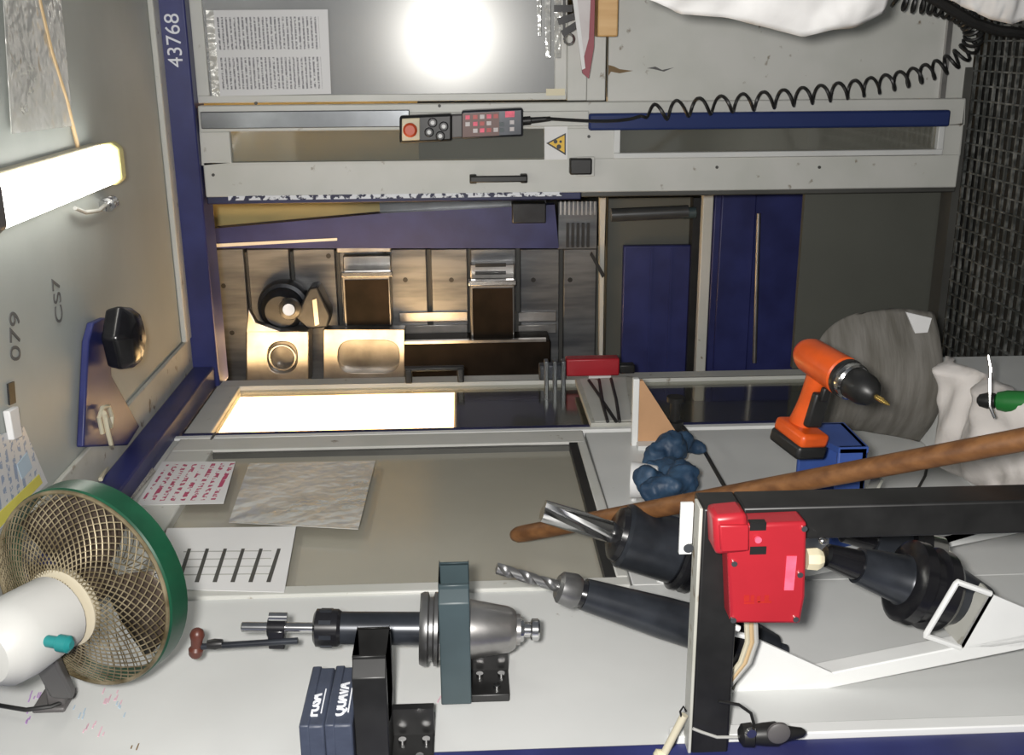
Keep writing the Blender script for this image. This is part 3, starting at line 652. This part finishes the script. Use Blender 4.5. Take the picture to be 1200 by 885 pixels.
# triangular bracket
wdg = thing('gusset_bracket', 'white triangular gusset bracket with tan face on the side wall', 'bracket', PX(A, 742, 520))
a_ = [PX(A+.0, 742, 522), PX(A, 786, 512)]
y_, zz0, zz1 = 2.22, PX(A, 742, 515).z, PX(A, 788, 515).z
MB().prism([(A, y_, zz0+.01), (A+.15, y_, zz0+.005), (A+.15, y_, zz0-.012), (A, y_, zz1-.02)], (0, .012, 0)).build('gusset', 'tan', wdg)
MB().box((A, y_-.004, zz0-.004), (A+.155, y_+.012, zz0+.010)).build('top_flange', 'white_bright', wdg, bevel=.002)
MB().box((A, y_-.03, zz1-.04), (A+.01, y_+.04, zz0)).build('wall_plate', 'white_paint', wdg)
# white cup and blue glove
cp = PX(A+.05, 757, 562)
cu = thing('white_cup', 'white plastic cup held behind the blue glove', 'cup', cp)
MB().lathe(cp+V((0, 0, .03)), (0, -.2, -1), [(0, .034), (.002, .036), (.05, .03), (.052, .028)], 24).build('body', 'paper', cu)
MB().tube([cp+V((.0, 0, .02)), cp+V((-.03, .01, .02)), cp+V((-.056, .02, .02))], .006).build('stem', 'paper', cu)
gb = MB()
for px, py, r in ((770, 535, .030), (785, 530, .034), (800, 522, .024), (815, 518, .018), (822, 519, .014), (785, 550, .036), (795, 562, .034), (775, 570, .03), (760, 572, .028), (765, 582, .024), (800, 575, .03), (785, 582, .026), (790, 515, .02), (768, 555, .026)):
    c = PX(A+.06, px, py); gb.ball(c + V((random.uniform(-.012, .03), random.uniform(-.01, .01), 0)), r, (1, 1, 1.0), 14)
o = gb.build('work_glove', 'glove', remesh=.005)
tx = bpy.data.textures.new('crumple', 'CLOUDS'); tx.noise_scale = .028; tx.noise_depth = 2
dm = o.modifiers.new('crumple', 'DISPLACE'); dm.texture = tx; dm.strength = .022; dm.mid_level = .5; dm.texture_coords = 'LOCAL'; tag(o, 'crumpled dark blue work glove hanging on the side wall', 'glove')
hk = thing('wall_hook', 'black hook with cap above the blue glove', 'hook', PX(A, 790, 508))
MB().lathe(PX(A, 790, 508), (1, 0, 0), [(0, .02), (.03, .02), (.032, .012), (.075, .012), (.077, .02), (.088, .02)], 18).build('peg', 'black', hk)
MB().tube([PX(A+.04, *q) for q in ((800, 500), (812, 516), (826, 530), (850, 572))], .004).build('wire', 'black', hk)
# marks on the near panel
mk_ = lwall
for i, (px, py, n, m) in enumerate(((40, 815, 5, 'purple_ink'), (30, 835, 4, 'purple_ink'), (122, 815, 9, 'pink_ink'), (105, 850, 8, 'pink_ink'), (95, 828, 4, 'blue_ink'), (140, 830, 4, 'blue_ink'), (162, 880, 2, 'rust_stain'), (514, 822, 2, 'pink_ink'))):
    for k in range(n):
        x = px+random.uniform(-8, 8)+k*2; y = py+random.uniform(-9, 9); l = random.uniform(3, 8)
        xpoly([(x, y), (x+1.6, y-.5), (x+1.6-l*.4, y+l), (x-l*.4, y+l)], A+.0006, .0006).build('ink_mark', m, mk_)
# ================================================================ FAN
FD = 1.35; fc = PD(FD, 103, 686); ax = (FW*-.90 + UP*.34 - RT*.25).normalized(); R_ = .128
u_ = ax.orthogonal().normalized(); v_ = ax.cross(u_)
fn_ = thing('wall_fan', 'small green-rimmed fan with white motor housing clamped to the side wall', 'fan', PX(A, 75, 822))
rim = MB().lathe(fc-ax*.022, ax, [(0, R_), (.0, R_+.004), (.03, R_+.004), (.034, R_+.001), (.034, R_-.003), (0, R_-.003)], 64); rim.f = rim.f[:-2]
rim.build('rim', 'fan_green', fn_)
MB().ring(fc+ax*.012, ax, R_, .0028, 64, 8).build('rim_wire', 'fan_mesh', fn_)
def dome(r): return .012 + .045*(1-(r/R_)**2)
wires = MB()
for sgn in (1, -1):
    for k in range(56):
        a0 = 2*math.pi*k/56; pth = []
        for j in range(11):
            r = .034 + (R_-.034)*j/10; an = a0 + sgn*1.15*j/10
            pth.append(fc + (u_*math.cos(an)+v_*math.sin(an))*r + ax*dome(r))
        wires.tube(pth, .00085, 4)
wires.build('rear_guard', 'fan_mesh', fn_)
wf = MB()
for k in range(40):
    a0 = 2*math.pi*k/40; pth = []
    for j in range(8):
        r = .02 + (R_-.02)*j/7; an = a0+.5*j/7; pth.append(fc + (u_*math.cos(an)+v_*math.sin(an))*r - ax*(.02+.03*(1-(r/R_)**2)))
    wf.tube(pth, .0008, 4)
wf.build('front_guard', 'fan_mesh', fn_)
hub = MB().lathe(fc-ax*.03, ax, [(0, .02), (.01, .026), (.04, .026)], 20).build('hub', 'fan_blade', fn_)
for k in range(3):
    a0 = 2*math.pi*k/3+.4
    def bf(s, t, a0=a0):
        r = .022 + (R_-.035)*s; an = a0 + (t-.5)*(1.7-.3*s); return fc + (u_*math.cos(an)+v_*math.sin(an))*r + ax*((t-.5)*.03 - .008)
    MB().grid(bf, 8, 8).build('blade', 'fan_blade', fn_, solid=.0015)
mo = fc + ax*.036 + RT*-.006 - UP*.004
MB().lathe(mo, ax, [(0, .04), (.004, .048), (.016, .05), (.018, .044)], 32).build('motor_plate', 'fan_cream', fn_)
mh = MB().lathe(mo+ax*.022, ax, [(0, .040), (.006, .047), (.07, .050), (.095, .047), (.112, .034), (.118, .0)], 32).build('motor_housing', 'fan_white', fn_)
for k in range(8): 
    t = -.02+k*.006; MB().obox(mo+ax*.136-RT*t*.6-UP*.0, (RT, UP, ax), (.0012, .02, .001)).build('vent_slot', 'grey_plastic', mh)
kb_ = PD(FD-.13, 47, 750); kd = (RT*-.1 - UP*1 - FW*.2).normalized()
MB().lathe(kb_, kd, [(0, .009), (.006, .009), (.008, .007), (.022, .007), (.024, .010), (.036, .010), (.04, .005)], 18).build('oscillation_knob', 'teal', fn_)
wp = PX(A, 70, 826)
MB().bar(mo+ax*.05-RT*.03, PX(A+.05, 74, 812), .03, .016, UP).build('neck', 'grey_plastic', fn_, bevel=.004)
MB().box((A+.0, wp.y-.012, wp.z-.012), (A+.06, wp.y+.02, wp.z+.012)).build('clamp', 'grey_plastic', fn_, bevel=.003)
MB().box((A+.0, wp.y-.02, wp.z-.014), (A+.008, wp.y+.03, wp.z+.03)).build('wall_plate', 'grey_plastic', fn_, bevel=.003)
MB().tube([PD(1.33, *q) for q in ((-40, 610), (-10, 605), (20, 585))], .008).build('carry_arm', 'fan_white', fn_) if False else None
MB().bar(mo+ax*.05+UP*.04, mo+ax*.03+UP*.20-RT*-.02, .03, .025, RT).build('cable_arm', 'fan_white', fn_, bevel=.006)
MB().tube([PX(A+.01, *q) for q in ((-40, 815), (0, 827), (30, 832), (60, 828), (75, 822))], .003).build('cable', 'black', fn_)
# ================================================================ TOOLS ON THE NEAR PANEL
def tool_axis(Y, p, q): a, b = PY(Y, *p), PY(Y, *q); n = math.hypot(q[0]-p[0], q[1]-p[1]); return a, (b-a).normalized(), (b-a).length/n
Y1 = 1.31
o0, dr, s = tool_axis(Y1, (283, 735), (632, 738))
def L(mb, prof, o0=None, dr=None, s=None, n=32): return mb.lathe(o0, dr, [(t*s, r*s) for t, r in prof], n)
tl = thing('collet_tool_holder', 'collet tool holder with plain shank upright in the grey wall fork', 'tool holder', o0+dr*s*349)
K = dict(o0=o0, dr=dr, s=s)
L(MB(), [(0, 5), (1, 6), (90, 6)], **K).build('shank', 'chrome', tl)
L(MB(), [(84, 17), (87, 22), (112, 22), (116, 19)], **K).build('collet_nut', 'black_gloss', tl)
for k in range(8):
    a = 2*math.pi*k/8; e = (V((1, 0, 0))*math.cos(a)+V((0, 1, 0))*math.sin(a))
    MB().obox(o0+dr*s*99+e*s*21.6, (dr, e, dr.cross(e)), (.008, .0015, .003)).build('nut_slot', 'gunmetal', tl)
L(MB(), [(114, 19), (210, 19.5), (213, 22)], **K).build('body', 'gunmetal', tl)
L(MB(), [(208, 30), (208, 41), (212, 43), (217, 43), (219, 37), (223, 37), (225, 43), (229, 43), (231, 38), (231, 30)], **K).build('flange', 'tool_steel', tl)
L(MB(), [(228, 36), (266, 35), (312, 27), (318, 24), (321, 21), (321, 18), (326, 18)], **K).build('taper', 'steel', tl)
L(MB(), [(324, 15), (330, 14), (331, 9), (338, 9), (340, 13), (347, 13), (349, 11)], **K).build('pull_stud', 'chrome', tl)
ar = thing('indicator_arm', 'small jointed indicator arm clamped on the tool shank', 'indicator arm', o0+dr*s*48)
cl = o0+dr*s*41
MB().lathe(cl-dr*.012, dr, [(0, .010), (.0, .0125), (.024, .0125), (.024, .010)], 20).build('collar', 'black_gloss', ar)
MB().obox(cl+V((-.012, -.006, 0)), ((1, 0, 0), (0, 1, 0), dr), (.014, .008, .011)).build('clamp_block', 'black_gloss', ar, bevel=.002)
kn = PY(Y1-.01, 326, 723); MB().cyl(kn-dr*.012, kn+dr*.012, .006).build('clamp_screw', 'chrome', ar)
a, b = PY(Y1-.014, 236, 758), PY(Y1-.014, 349, 751)
MB().cyl(a, b, .0045, n=14).build('rod', 'gunmetal', ar)
c = PY(Y1-.014, 252, 755); MB().lathe(c-(b-a).normalized()*.01, b-a, [(0, .006), (.01, .0075), (.02, .006)], 14).build('rod_collar', 'black', ar)
a, b = PY(Y1-.014, 229, 770), PY(Y1-.014, 232, 733)
MB().lathe(a, b-a, [(0, .006), (.004, .009), (.012, .010), (.016, .007), (.026, .008), (.034, .010), (.040, .008), (.043, .004)], 16).build('thumb_knob', 'brown', ar)
# fork plates on the wall
def fork(pxa, pxb, pyo, Yc, label, m, hw, slot, Ymm):
    zt_, zb2 = PY(Yc, pxa, 740).z, PY(Yc, pxb, 740).z; xo_ = PY(Yc, pxa, pyo).x
    t = thing('tool_fork', label, 'tool fork', (A, Yc, zb2-.06)); sw_ = slot
    base = A+.002
    MB().prism([(base, Yc-hw, zb2), (xo_-.02, Yc-hw, zb2), (xo_, Yc-hw+.02, zb2), (xo_, Yc-sw_, zb2), (base+.07, Yc-sw_, zb2), (base+.055, Yc, zb2), (base+.07, Yc+sw_, zb2), (xo_, Yc+sw_, zb2), (xo_, Yc+hw-.02, zb2), (xo_-.02, Yc+hw, zb2), (base, Yc+hw, zb2)], (0, 0, zt_-zb2)).build('fork_plate', m, t, bevel=.003)
    MB().box((A+.0, Yc-hw+.006, zb2-.052), (A+.012, Yc+hw+.02, zb2+.001)).build('wall_plate', 'black', t, bevel=.002)
    MB().box((A+.0, Yc+hw-.03, zb2-.052), (A+.05, Yc+hw-.018, zb2+.001)).build('gusset', 'black', t)
    for (dy, dz) in ((-hw+.022, -.035), (hw-.045, -.012), (hw-.045, -.042)):
        MB().cyl((A+.010, Yc+dy, zb2+dz), (A+.017, Yc+dy, zb2+dz), .005, n=12).build('screw', 'chrome', t)
    return t, zt_, zb2, xo_
fork(516, 551, 672, 1.31, 'dark teal wall fork holding the upright collet tool holder', 'teal_grey', .048, .034, 0)
f2, fz, fz2, fx2 = fork(415, 454, 752, 1.165, 'empty black wall fork with two small blue boxes on it', 'black', .050, .034, 0)
Yb = 1.098; xr_ = PY(Yb, 400, 850).x
zA = fz; zB = PY(Yb, 380, 850).z; zC = PY(Yb, 350, 850).z
for nm, zl, zh, lb in (('QUAVA', zA, zB, 'small dark blue insert box with white print, directly on the black fork'), ('PUSA', zB, zC, 'small dark blue insert box with white print, on top of another box')):
    t = thing('insert_box', lb, 'box', (xr_-.05, Yb+.07, zl))
    MB().box((A+.005, Yb, zl+.0005), (xr_, Yb+.125, zh-.003)).build('body', 'box_blue', t, bevel=.003)
    MB().box((A+.003, Yb-.001, zh-.012), (xr_+.0015, Yb+.1265, zh)).build('lid', 'box_blue', t, bevel=.002)
    text('print', nm, (xr_+.0006, Yb+.018, zl+(zh-zl)*.36), (0, 1, 0), (0, 0, 1), .020, 'white_ink', t, bold=.0006)
    MB().box((xr_, Yb+.025, zl+(zh-zl)*.2), (xr_+.001, Yb+.075, zl+(zh-zl)*.25)).build('print_line', 'white_ink', t)
# ================================================================ TOOL RACKS
YN = 1.275
def rack(label, dY, pockets):
    S = V((0, dY, 0)); P = lambda px, py: PY(YN, px, py) + S
    a, b = P(846, 824), P(1200, 752); d = b-a; bt = a + d*((0-a.z)/d.z)
    t = thing('tool_rack', label, 'tool rack', bt)
    w_ = (P(1000, 802)-P(1000, 784)).length
    sd = V((d.z, 0, -d.x)).normalized()
    if sd.x < 0: sd = -sd
    MB().prism([a+sd*w_/2, a-sd*w_/2, bt-sd*w_/2, bt+sd*w_/2], (0, .03, 0)).build('rail', 'white_bright', t, bevel=.002)
    MB().box((A, a.y, a.z-.03), (a.x+.01, a.y+.03, a.z)).build('wall_stay', 'white_bright', t)
    for (lo, hi, apex, wl_, wd_) in pockets:
        l, h, ap = P(*lo), P(*hi), P(*apex); s_ = (h-l).normalized(); e = V((s_.z, 0, -s_.x))
        if e.z < 0: e = -e
        wp_ = .13; mid = (l+h)/2; r = .034
        # seat plate with a u-shaped cut, crossing the tool axis
        ln_ = (h-l).length; n = 12
        outer = [(ln_, 0), (0, 0), (0, wp_), (ln_, wp_)]
        inner = [(ln_, wp_/2+r)] + [(ln_/2 - math.sin(q)*r, wp_/2 + math.cos(q)*r) for q in [math.pi*k/n for k in range(n+1)]] + [(ln_, wp_/2-r)]
        MB().prism([l + s_*x + V((0, y, 0)) for x, y in outer+inner], -e*.005).build('seat_plate', 'dirty_ledge', t)
        k1, k2 = l + e*wd_, h + e*wd_*.95
        MB().tube([l, k1, k1.lerp(k2, .03), k1.lerp(k2, .97), k2, h], .0042, 8).build('guard_wire', 'white_bright', t)
        MB().prism([l, h, ap, l + (ap-l)*.5 - sd*.012], (0, .004, 0)).build('gusset', 'white_bright', t)
    return t
PK = [((859, 812), (884, 748), (980, 791), .03, .055), ((1125, 759), (1161, 696), (1262, 738), .05, .055)]
rack('white near tool rack with two seat plates behind the black frame', 0, PK)
rack('white far tool rack with wire guards behind the wooden pole', .30, PK)
def mtool(name, label, Y, p, q, parts):
    o0, dr, s = tool_axis(Y, p, q); t = thing(name, label, 'tool holder', o0 + (PY(Y, *q)-o0))
    for nm, m, prof in parts: L(MB(), prof, o0=o0, dr=dr, s=s).build(nm, m, t)
    return t, o0, dr, s
# A : large endmill in black chuck
t, o0, dr, s = mtool('milling_chuck', 'short black milling chuck with shiny fluted end mill', 1.56, (636, 599), (812, 652), [
    ('chuck_nose', 'black_gloss', [(84, 22), (88, 30), (96, 33)]), ('body', 'gunmetal', [(94, 34), (98, 37), (160, 38), (164, 35)]),
    ('flange', 'black_gloss', [(162, 40), (165, 44), (170, 44), (172, 38), (176, 38), (178, 44), (183, 44)]), ('taper', 'gunmetal', [(183, 34), (235, 20), (236, 12), (250, 12)])])
def flutes(t, o0, dr, s, ln, r, tw, n=3, m='chrome'):
    a = dr.orthogonal().normalized(); b = dr.cross(a); mb = MB(); N = 30; K_ = 24
    for j in range(N+1):
        for k in range(K_):
            th = 2*math.pi*k/K_; rr = r*(1-.34*max(0, math.sin(n*th))**.7); an = th + tw*j/N
            mb.v.append(o0 + dr*(ln*s*j/N) + (a*math.cos(an)+b*math.sin(an))*rr*s)
    for j in range(N):
        for k in range(K_): mb.f.append((j*K_+k, j*K_+(k+1) % K_, (j+1)*K_+(k+1) % K_, (j+1)*K_+k))
    mb.f.append(tuple(range(K_))); mb.f.append(tuple(N*K_+k for k in range(K_-1, -1, -1)))
    return mb.build('cutter', m, t, smooth=50)
flutes(t, o0, dr, s, 88, 13, 1.1)
# B : long black extension with drill
t, o0, dr, s = mtool('drill_chuck', 'long slim black tool holder carrying a dark twist drill', 1.34, (582, 666), (858, 748), [
    ('collet_nut', 'tool_steel', [(72, 13), (76, 18), (92, 20), (98, 17)]), ('neck', 'black_gloss', [(98, 14), (106, 16)]), ('body', 'gunmetal', [(104, 18), (200, 24), (262, 26)]),
    ('flange', 'black_gloss', [(262, 36), (265, 42), (271, 42), (273, 36), (278, 36), (280, 42), (286, 42)]), ('taper', 'gunmetal', [(286, 32), (340, 19), (341, 11), (354, 11)])])
flutes(t, o0, dr, s, 76, 6.5, 9, 2, 'tool_steel')
# C : large lower holder, D : the one behind
mtool('face_mill_holder', 'thick black tool holder with polished flange in the near rack', 1.34, (966, 650), (1128, 702), [
    ('nose', 'black_gloss', [(0, 9), (3, 13), (40, 17)]), ('body', 'gunmetal', [(40, 20), (92, 27), (96, 30)]),
    ('flange', 'black_gloss', [(94, 38), (98, 46), (110, 47), (113, 40), (124, 40), (127, 46), (140, 45), (146, 40)]), ('taper', 'gunmetal', [(146, 36), (196, 22), (197, 12), (210, 12)])])
mtool('dark_tool_holder', 'dark tool holder with chrome nut behind the near rack tools', 1.47, (984, 622), (1110, 652), [
    ('nose', 'black_gloss', [(0, 8), (4, 12), (40, 14)]), ('body', 'gunmetal', [(40, 18), (76, 22)]), ('flange', 'black_gloss', [(76, 32), (80, 36), (92, 36), (95, 30)]), ('nut', 'chrome', [(95, 16), (98, 20), (120, 20), (123, 16)])])
# ================================================================ BLACK FRAME WITH RED SWITCH
YF = 1.14
fr = thing('guard_frame', 'black steel guard frame standing out from the side wall', 'frame', (PY(YF, 1200, 610).x, YF, 0))
zt1, zb1 = PY(YF, 817, 740).z, PY(YF, 862, 740).z; xpo, xpi = PY(YF, 1000, 592).x, PY(YF, 1000, 631).x
MB().box((A, YF, zb1), (xpo, YF+.05, zt1)).build('top_tube', 'black', fr, bevel=.003)
MB().box((xpi, YF, 0), (xpo, YF+.05, zb1)).build('post', 'black', fr, bevel=.003)
MB().box((A, YF+.0, zt1), (xpo, YF+.03, zt1+.004)).build('top_strip', 'dirty_ledge', fr, bevel=.001)  # paler colour puts the light on the tube's top face into a strip
wp_ = yb(797, 812, 590, 650, YF+.006, .006).build('corner_plate', 'white_bright', fr, bevel=.001)
c = PY(YF+.004, 806, 641); MB().cyl(c-V((0, .004, 0)), c+V((0, .004, 0)), .006, n=14).build('screw', 'chrome', wp_)
rd = thing('safety_switch', 'large red safety switch box fixed on the black frame', 'switch', PY(YF-.03, 945, 670))
Yr = YF-.034
ypoly([(853, 652), (853, 616), (946, 612), (944, 700), (938, 732), (856, 731)], Yr, .034).build('body', 'red_plastic', rd, bevel=.004)
ypoly([(836, 606), (876, 602), (880, 648), (838, 652)], Yr-.006, .04).build('head', 'red_plastic', rd, bevel=.006)
ypoly([(843, 616), (878, 616), (878, 646), (845, 648)], Yr-.010, .006).build('head_face', 'red_plastic', rd, bevel=.002)
for (a, b) in ((613, 622), (641, 650)): yb(879, 898, a, b, Yr-.001, .01).build('slot', 'black', rd)  # black boxes stand for the dark inside of the actuator slots
c = PY(Yr-.001, 888, 632); MB().cyl(c, c-V((0, .003, 0)), .004, n=12).build('screw', 'pink', rd)
ypoly([(922, 652), (934, 652), (930, 692), (919, 692)], Yr-.001, .002).build('label_strip', 'pink', rd)
for q in ((860, 660), (859, 726), (932, 725), (942, 619), (937, 673)):
    c = PY(Yr, *q); MB().cyl(c+V((0, .001, 0)), c-V((0, .003, 0)), .0035, n=12).build('screw', 'chrome', rd)
for i, (a, b, x) in enumerate(((872, 878, 698), (880, 884, 698), (887, 891, 699), (896, 901, 698), (872, 884, 706), (888, 904, 705))):
    yb(a, b, x, x+2 if i > 3 else x+7, Yr-.0006, .001).build('moulded_mark', 'red_dark', rd)
a, b = PY(YF-.016, 944, 655), PY(YF-.016, 962, 655); MB().lathe(a, b-a, [(0, .013), (.012, .014), (.016, .012), (.020, .009)], 8).build('cable_gland', 'cream_plastic', rd)
c = PY(YF-.01, 964, 634); MB().ball(c, .005, n=10).build('screw', 'chrome', rd)
cg = thing('switch_cables', 'pair of beige cables running behind the black frame under the red switch', 'cable', PY(YF+.06, 862, 800))
for i in range(3): MB().tube([PY(YF+.05, *q) for q in ((875+i*5, 728), (876+i*5, 752), (868+i*5, 776), (850+i*4, 800), (842+i*2, 815))], .0035).build('cable', ['cable_beige', 'cable_tan', 'cable_grey'][i], cg)
wt = thing('white_tab', 'white plug tip poking out under the red switch', 'plug', PY(YF+.02, 860, 734))
a, b = PY(YF+.02, 846, 729), PY(YF+.02, 866, 737); MB().cyl(a, b, .004).build('pin', 'paper', wt)
a, b = PY(YF+.03, 846, 745), PY(YF+.03, 856, 745); MB().cyl(a, b, .004).build('pin', 'chrome', wt)
# hanging black connector with wire loop
hc = thing('hanging_connector', 'black swivel connector hanging on a wire from the frame', 'connector', PY(YF-.02, 910, 862))
a, b = PY(YF-.02, 866, 862), PY(YF-.02, 950, 858)
MB().lathe(a, b-a, [(0, .008), (.004, .014), (.016, .015), (.018, .012), (.03, .014), (.045, .015), (.055, .010), (.078, .006), (.082, .003)], 20).build('body', 'black', hc)
c = PY(YF-.037, 912, 858); MB().lathe(c, (0, -1, 0), [(0, .014), (.004, .014), (.006, .011)], 24).build('disc', 'grey_plastic', hc)
c = PY(YF-.034, 880, 858); MB().lathe(c, (0, -1, 0), [(0, .007), (.004, .006)], 14).build('pivot', 'chrome', hc)
MB().tube([PY(YF-.02, *q) for q in ((884, 850), (880, 836), (866, 826), (842, 822))], .002).build('wire', 'black', hc)
MB().tube([PY(YF-.012, *q) for q in ((868, 864), (840, 864), (822, 858), (812, 854))], .002).build('wire', 'cable_grey', hc)
wh = thing('white_rod', 'white plastic rod tied to the black frame', 'rod', PY(YF+.03, 782, 885))
a, b = PY(YF-.006, 802, 838), PY(YF-.006, 778, 884); MB().cyl(a, b, .005).build('rod', 'cable_beige', wh)
MB().tube([PY(YF-.008, *q) for q in ((804, 834), (801, 828), (797, 834), (800, 846), (790, 872), (780, 884))], .0014).build('string', 'black', wh)
c = PY(YF-.006, 779, 888); MB().lathe(c, (0, 0, 1), [(0, .010), (.01, .011), (.014, .006)], 14).build('cap', 'cream_plastic', wh)
# ================================================================ WOODEN HANDLE
p1, p2 = PX(A+.02, 600, 628), PD(1.34, 1200, 515); dr = (p2-p1).normalized(); ln = (0-p1.z)/dr.z
wh_ = MB().lathe(p1, dr, [(0, .004), (.004, .010), (.014, .014), (.03, .0148), (ln-.01, .0148)], 28).build('wooden_pole', 'wood'); tag(wh_, 'long round wooden broom handle leaning on the side wall', 'broom handle')
# ================================================================ LEDGE, COVER, RAG, DRILL
LZ = .30
lg = MB().box((A, 1.72, 0), (-.68, 2.26, LZ)).build('storage_plinth', 'white_paint', bevel=.004); tag(lg, 'low white plinth along the side wall under the rag', 'plinth')
def cov(u, v):
    q = (u-.5)*2; hgt = .11 + .165*max(0, 1-abs(q)**3.2)**.5
    n = noise.noise(V((u*5, v*4, 3)))*.005; fl = 1+.06*v*(1-v)*2
    return V((-.712 + .146*q*(1.0 if q < 0 else fl)*(1-.08*v) + .02*v, 2.23 - .11*math.cos(q*1.35)*(1-.15*v) + n, LZ + v*hgt))
cv = MB().grid(cov, 48, 20).build('curved_cover', 'cover_grey', solid=.006, smooth=60); tag(cv, 'bulging grey sheet cover with rounded top behind the orange drill', 'cover')
fl_ = MB().prism([PY(2.17, *p) for p in ((1062, 366), (1092, 373), (1081, 411))], (0, .006, 0)).build('paper_flap', 'paper'); tag(fl_, 'white paper flap sticking out beside the grey sheet cover', 'paper')
def ragf(u, v):
    x = -.84 + u*.21 + .03*(1-v)*u; y = 1.70 + v*.40; e = min(u*1.5, (1-u)*2, v, (1-v))*6
    z = LZ + .012 + .05*min(1, e)*(.7+.8*noise.noise(V((u*2, v*4, 1)))) + .02*noise.noise(V((u*4+v*3, v*8, 5)))
    return V((x, y, max(z, LZ+.004)))
rg = MB().grid(ragf, 44, 54).build('wiping_rag', 'rag', solid=.003, smooth=80); tag(rg, 'crumpled off-white wiping rag lying on the low plinth', 'rag')
gs_ = thing('green_spray_bottle', 'green bottle with black cap and steel hook lying on the rag', 'bottle', PD(1.86, 1180, 478))
a, b = PD(1.93, 1166, 470), PD(1.86, 1260, 474)
MB().lathe(a, b-a, [(0, .010), (.004, .016), (.02, .02), (.14, .02)], 20).build('body', 'green_plastic', gs_)
MB().lathe(a, a-b, [(0, .014), (.012, .015), (.026, .011), (.03, .005)], 16).build('cap', 'black', gs_)
MB().tube([PD(1.84, *q) for q in ((1166, 490), (1160, 476), (1160, 450), (1161, 432), (1158, 416))], .003).build('hook', 'chrome', gs_)
tag(MB().cyl(PX(A+.012, 1176, 572), PX(A+.03, 1204, 522), .007, n=14).build('steel_rod', 'chrome'), 'short steel rod leaning on the side wall beside the plinth', 'rod')
tag(MB().tube([PX(A+.006, *q) for q in ((1088, 540), (1084, 558), (1074, 576), (1060, 592))], .003).build('wall_cable', 'black'), 'thin black cable curving on the side wall beside the grey cover', 'cable')
# blue wall box
bxo = thing('blue_holder', 'blue plastic holder on the side wall under the drill', 'holder', (A, 1.70, .6))
pz = PY(1.66, 965, 520); z1 = PY(1.66, 955, 550).z; z2_ = PY(1.66, 1010, 550).z
MB().box((A, 1.64, z2_), (pz.x, 1.76, z2_+.012)).build('bottom', 'blue_plastic', bxo, bevel=.003)
MB().box((A, 1.64, z2_), (pz.x-.0, 1.65, z1-.03)).build('front', 'blue_plastic', bxo, bevel=.003)
MB().box((A, 1.75, z2_), (pz.x, 1.76, z1)).build('back', 'blue_plastic', bxo, bevel=.003)
MB().prism([(pz.x-.01, 1.64, z2_), (pz.x-.01, 1.76, z2_), (pz.x-.01, 1.76, z1+.01), (pz.x-.01, 1.64, z1-.03)], (.01, 0, 0)).build('side', 'blue_plastic', bxo)
# drill
DD = 1.74; dc = PD(DD, 971, 430); DS = .88
Ax = (-RT*.40 - UP*.38 - FW*.83).normalized(); Hd = (-RT*.90 + UP*.17 + FW*.34); Hd = (Hd - Ax*Hd.dot(Ax)).normalized(); Sd = Ax.cross(Hd)
dl = thing('cordless_drill', 'orange cordless drill with black chuck and brass coloured bit', 'drill', dc + Hd*.17*DS)
MB().lathe(dc-Ax*.075, Ax, [(0, .018), (.006, .028), (.02, .033), (.09, .035), (.115, .036), (.12, .030)], 24).build('motor_body', 'orange', dl)
MB().lathe(dc-Ax*.08, Ax, [(0, .012), (.004, .024), (.018, .030), (.02, .026)], 24).build('rear_cap', 'red_dark', dl)
MB().lathe(dc+Ax*.044, Ax, [(0, .034), (.004, .036), (.012, .036), (.014, .033)], 24).build('clutch_band', 'black', dl)
MB().lathe(dc+Ax*.056, Ax, [(0, .033), (.004, .0345), (.014, .0345), (.018, .031)], 24).build('clutch_ring', 'chrome', dl)
MB().lathe(dc+Ax*.072, Ax, [(0, .028), (.004, .030), (.03, .029), (.045, .024), (.058, .012), (.06, .008)], 24).build('chuck', 'black', dl)
MB().lathe(dc+Ax*.13, Ax, [(0, .005), (.018, .005), (.019, .0038), (.03, .0035), (.036, .0008)], 12).build('drill_bit', 'gold', dl)
hm = MB(); nseg = 12; o_ = 0
for j in range(nseg+1):
    t_ = j/nseg; cc_ = dc + Hd*(.02+.115*t_) + Ax*(-.018-.012*t_); wA = .026*(1-.22*math.sin(t_*math.pi)); wS = .019*(1-.12*math.sin(t_*math.pi))
    for k in range(18):
        an = 2*math.pi*k/18; hm.v.append(cc_ + Ax*math.cos(an)*wA + Sd*math.sin(an)*wS)
for j in range(nseg):
    for k in range(18): hm.f.append((j*18+k, j*18+(k+1) % 18, (j+1)*18+(k+1) % 18, (j+1)*18+k))
hm.build('grip', 'orange', dl)
MB().obox(dc+Hd*.085+Ax*.004, (Hd, Ax, Sd), (.035, .008, .0175)).build('grip_pad', 'black', dl, bevel=.004)
MB().obox(dc+Hd*.05+Ax*.012, (Hd, Ax, Sd), (.014, .006, .009)).build('trigger', 'black', dl, bevel=.003)
MB().obox(dc+Hd*.142-Ax*.018, (Hd, Ax, Sd), (.014, .045, .032)).build('battery_foot', 'orange', dl, bevel=.007)
MB().obox(dc+Hd*.165-Ax*.018, (Hd, Ax, Sd), (.014, .046, .034)).build('battery', 'black', dl, bevel=.006)
MB().obox(dc+Hd*.02-Ax*.03+Sd*.031, (Hd, Ax, Sd), (.006, .025, .003)).build('brand_plate', 'gold', dl)
for o in dl.children:
    o.data.transform(Matrix.Translation(dc-dl.location) @ Matrix.Scale(DS, 4) @ Matrix.Translation(dl.location-dc))
for o in list(bpy.data.objects):
    if '_loc' in o: del o['_loc']
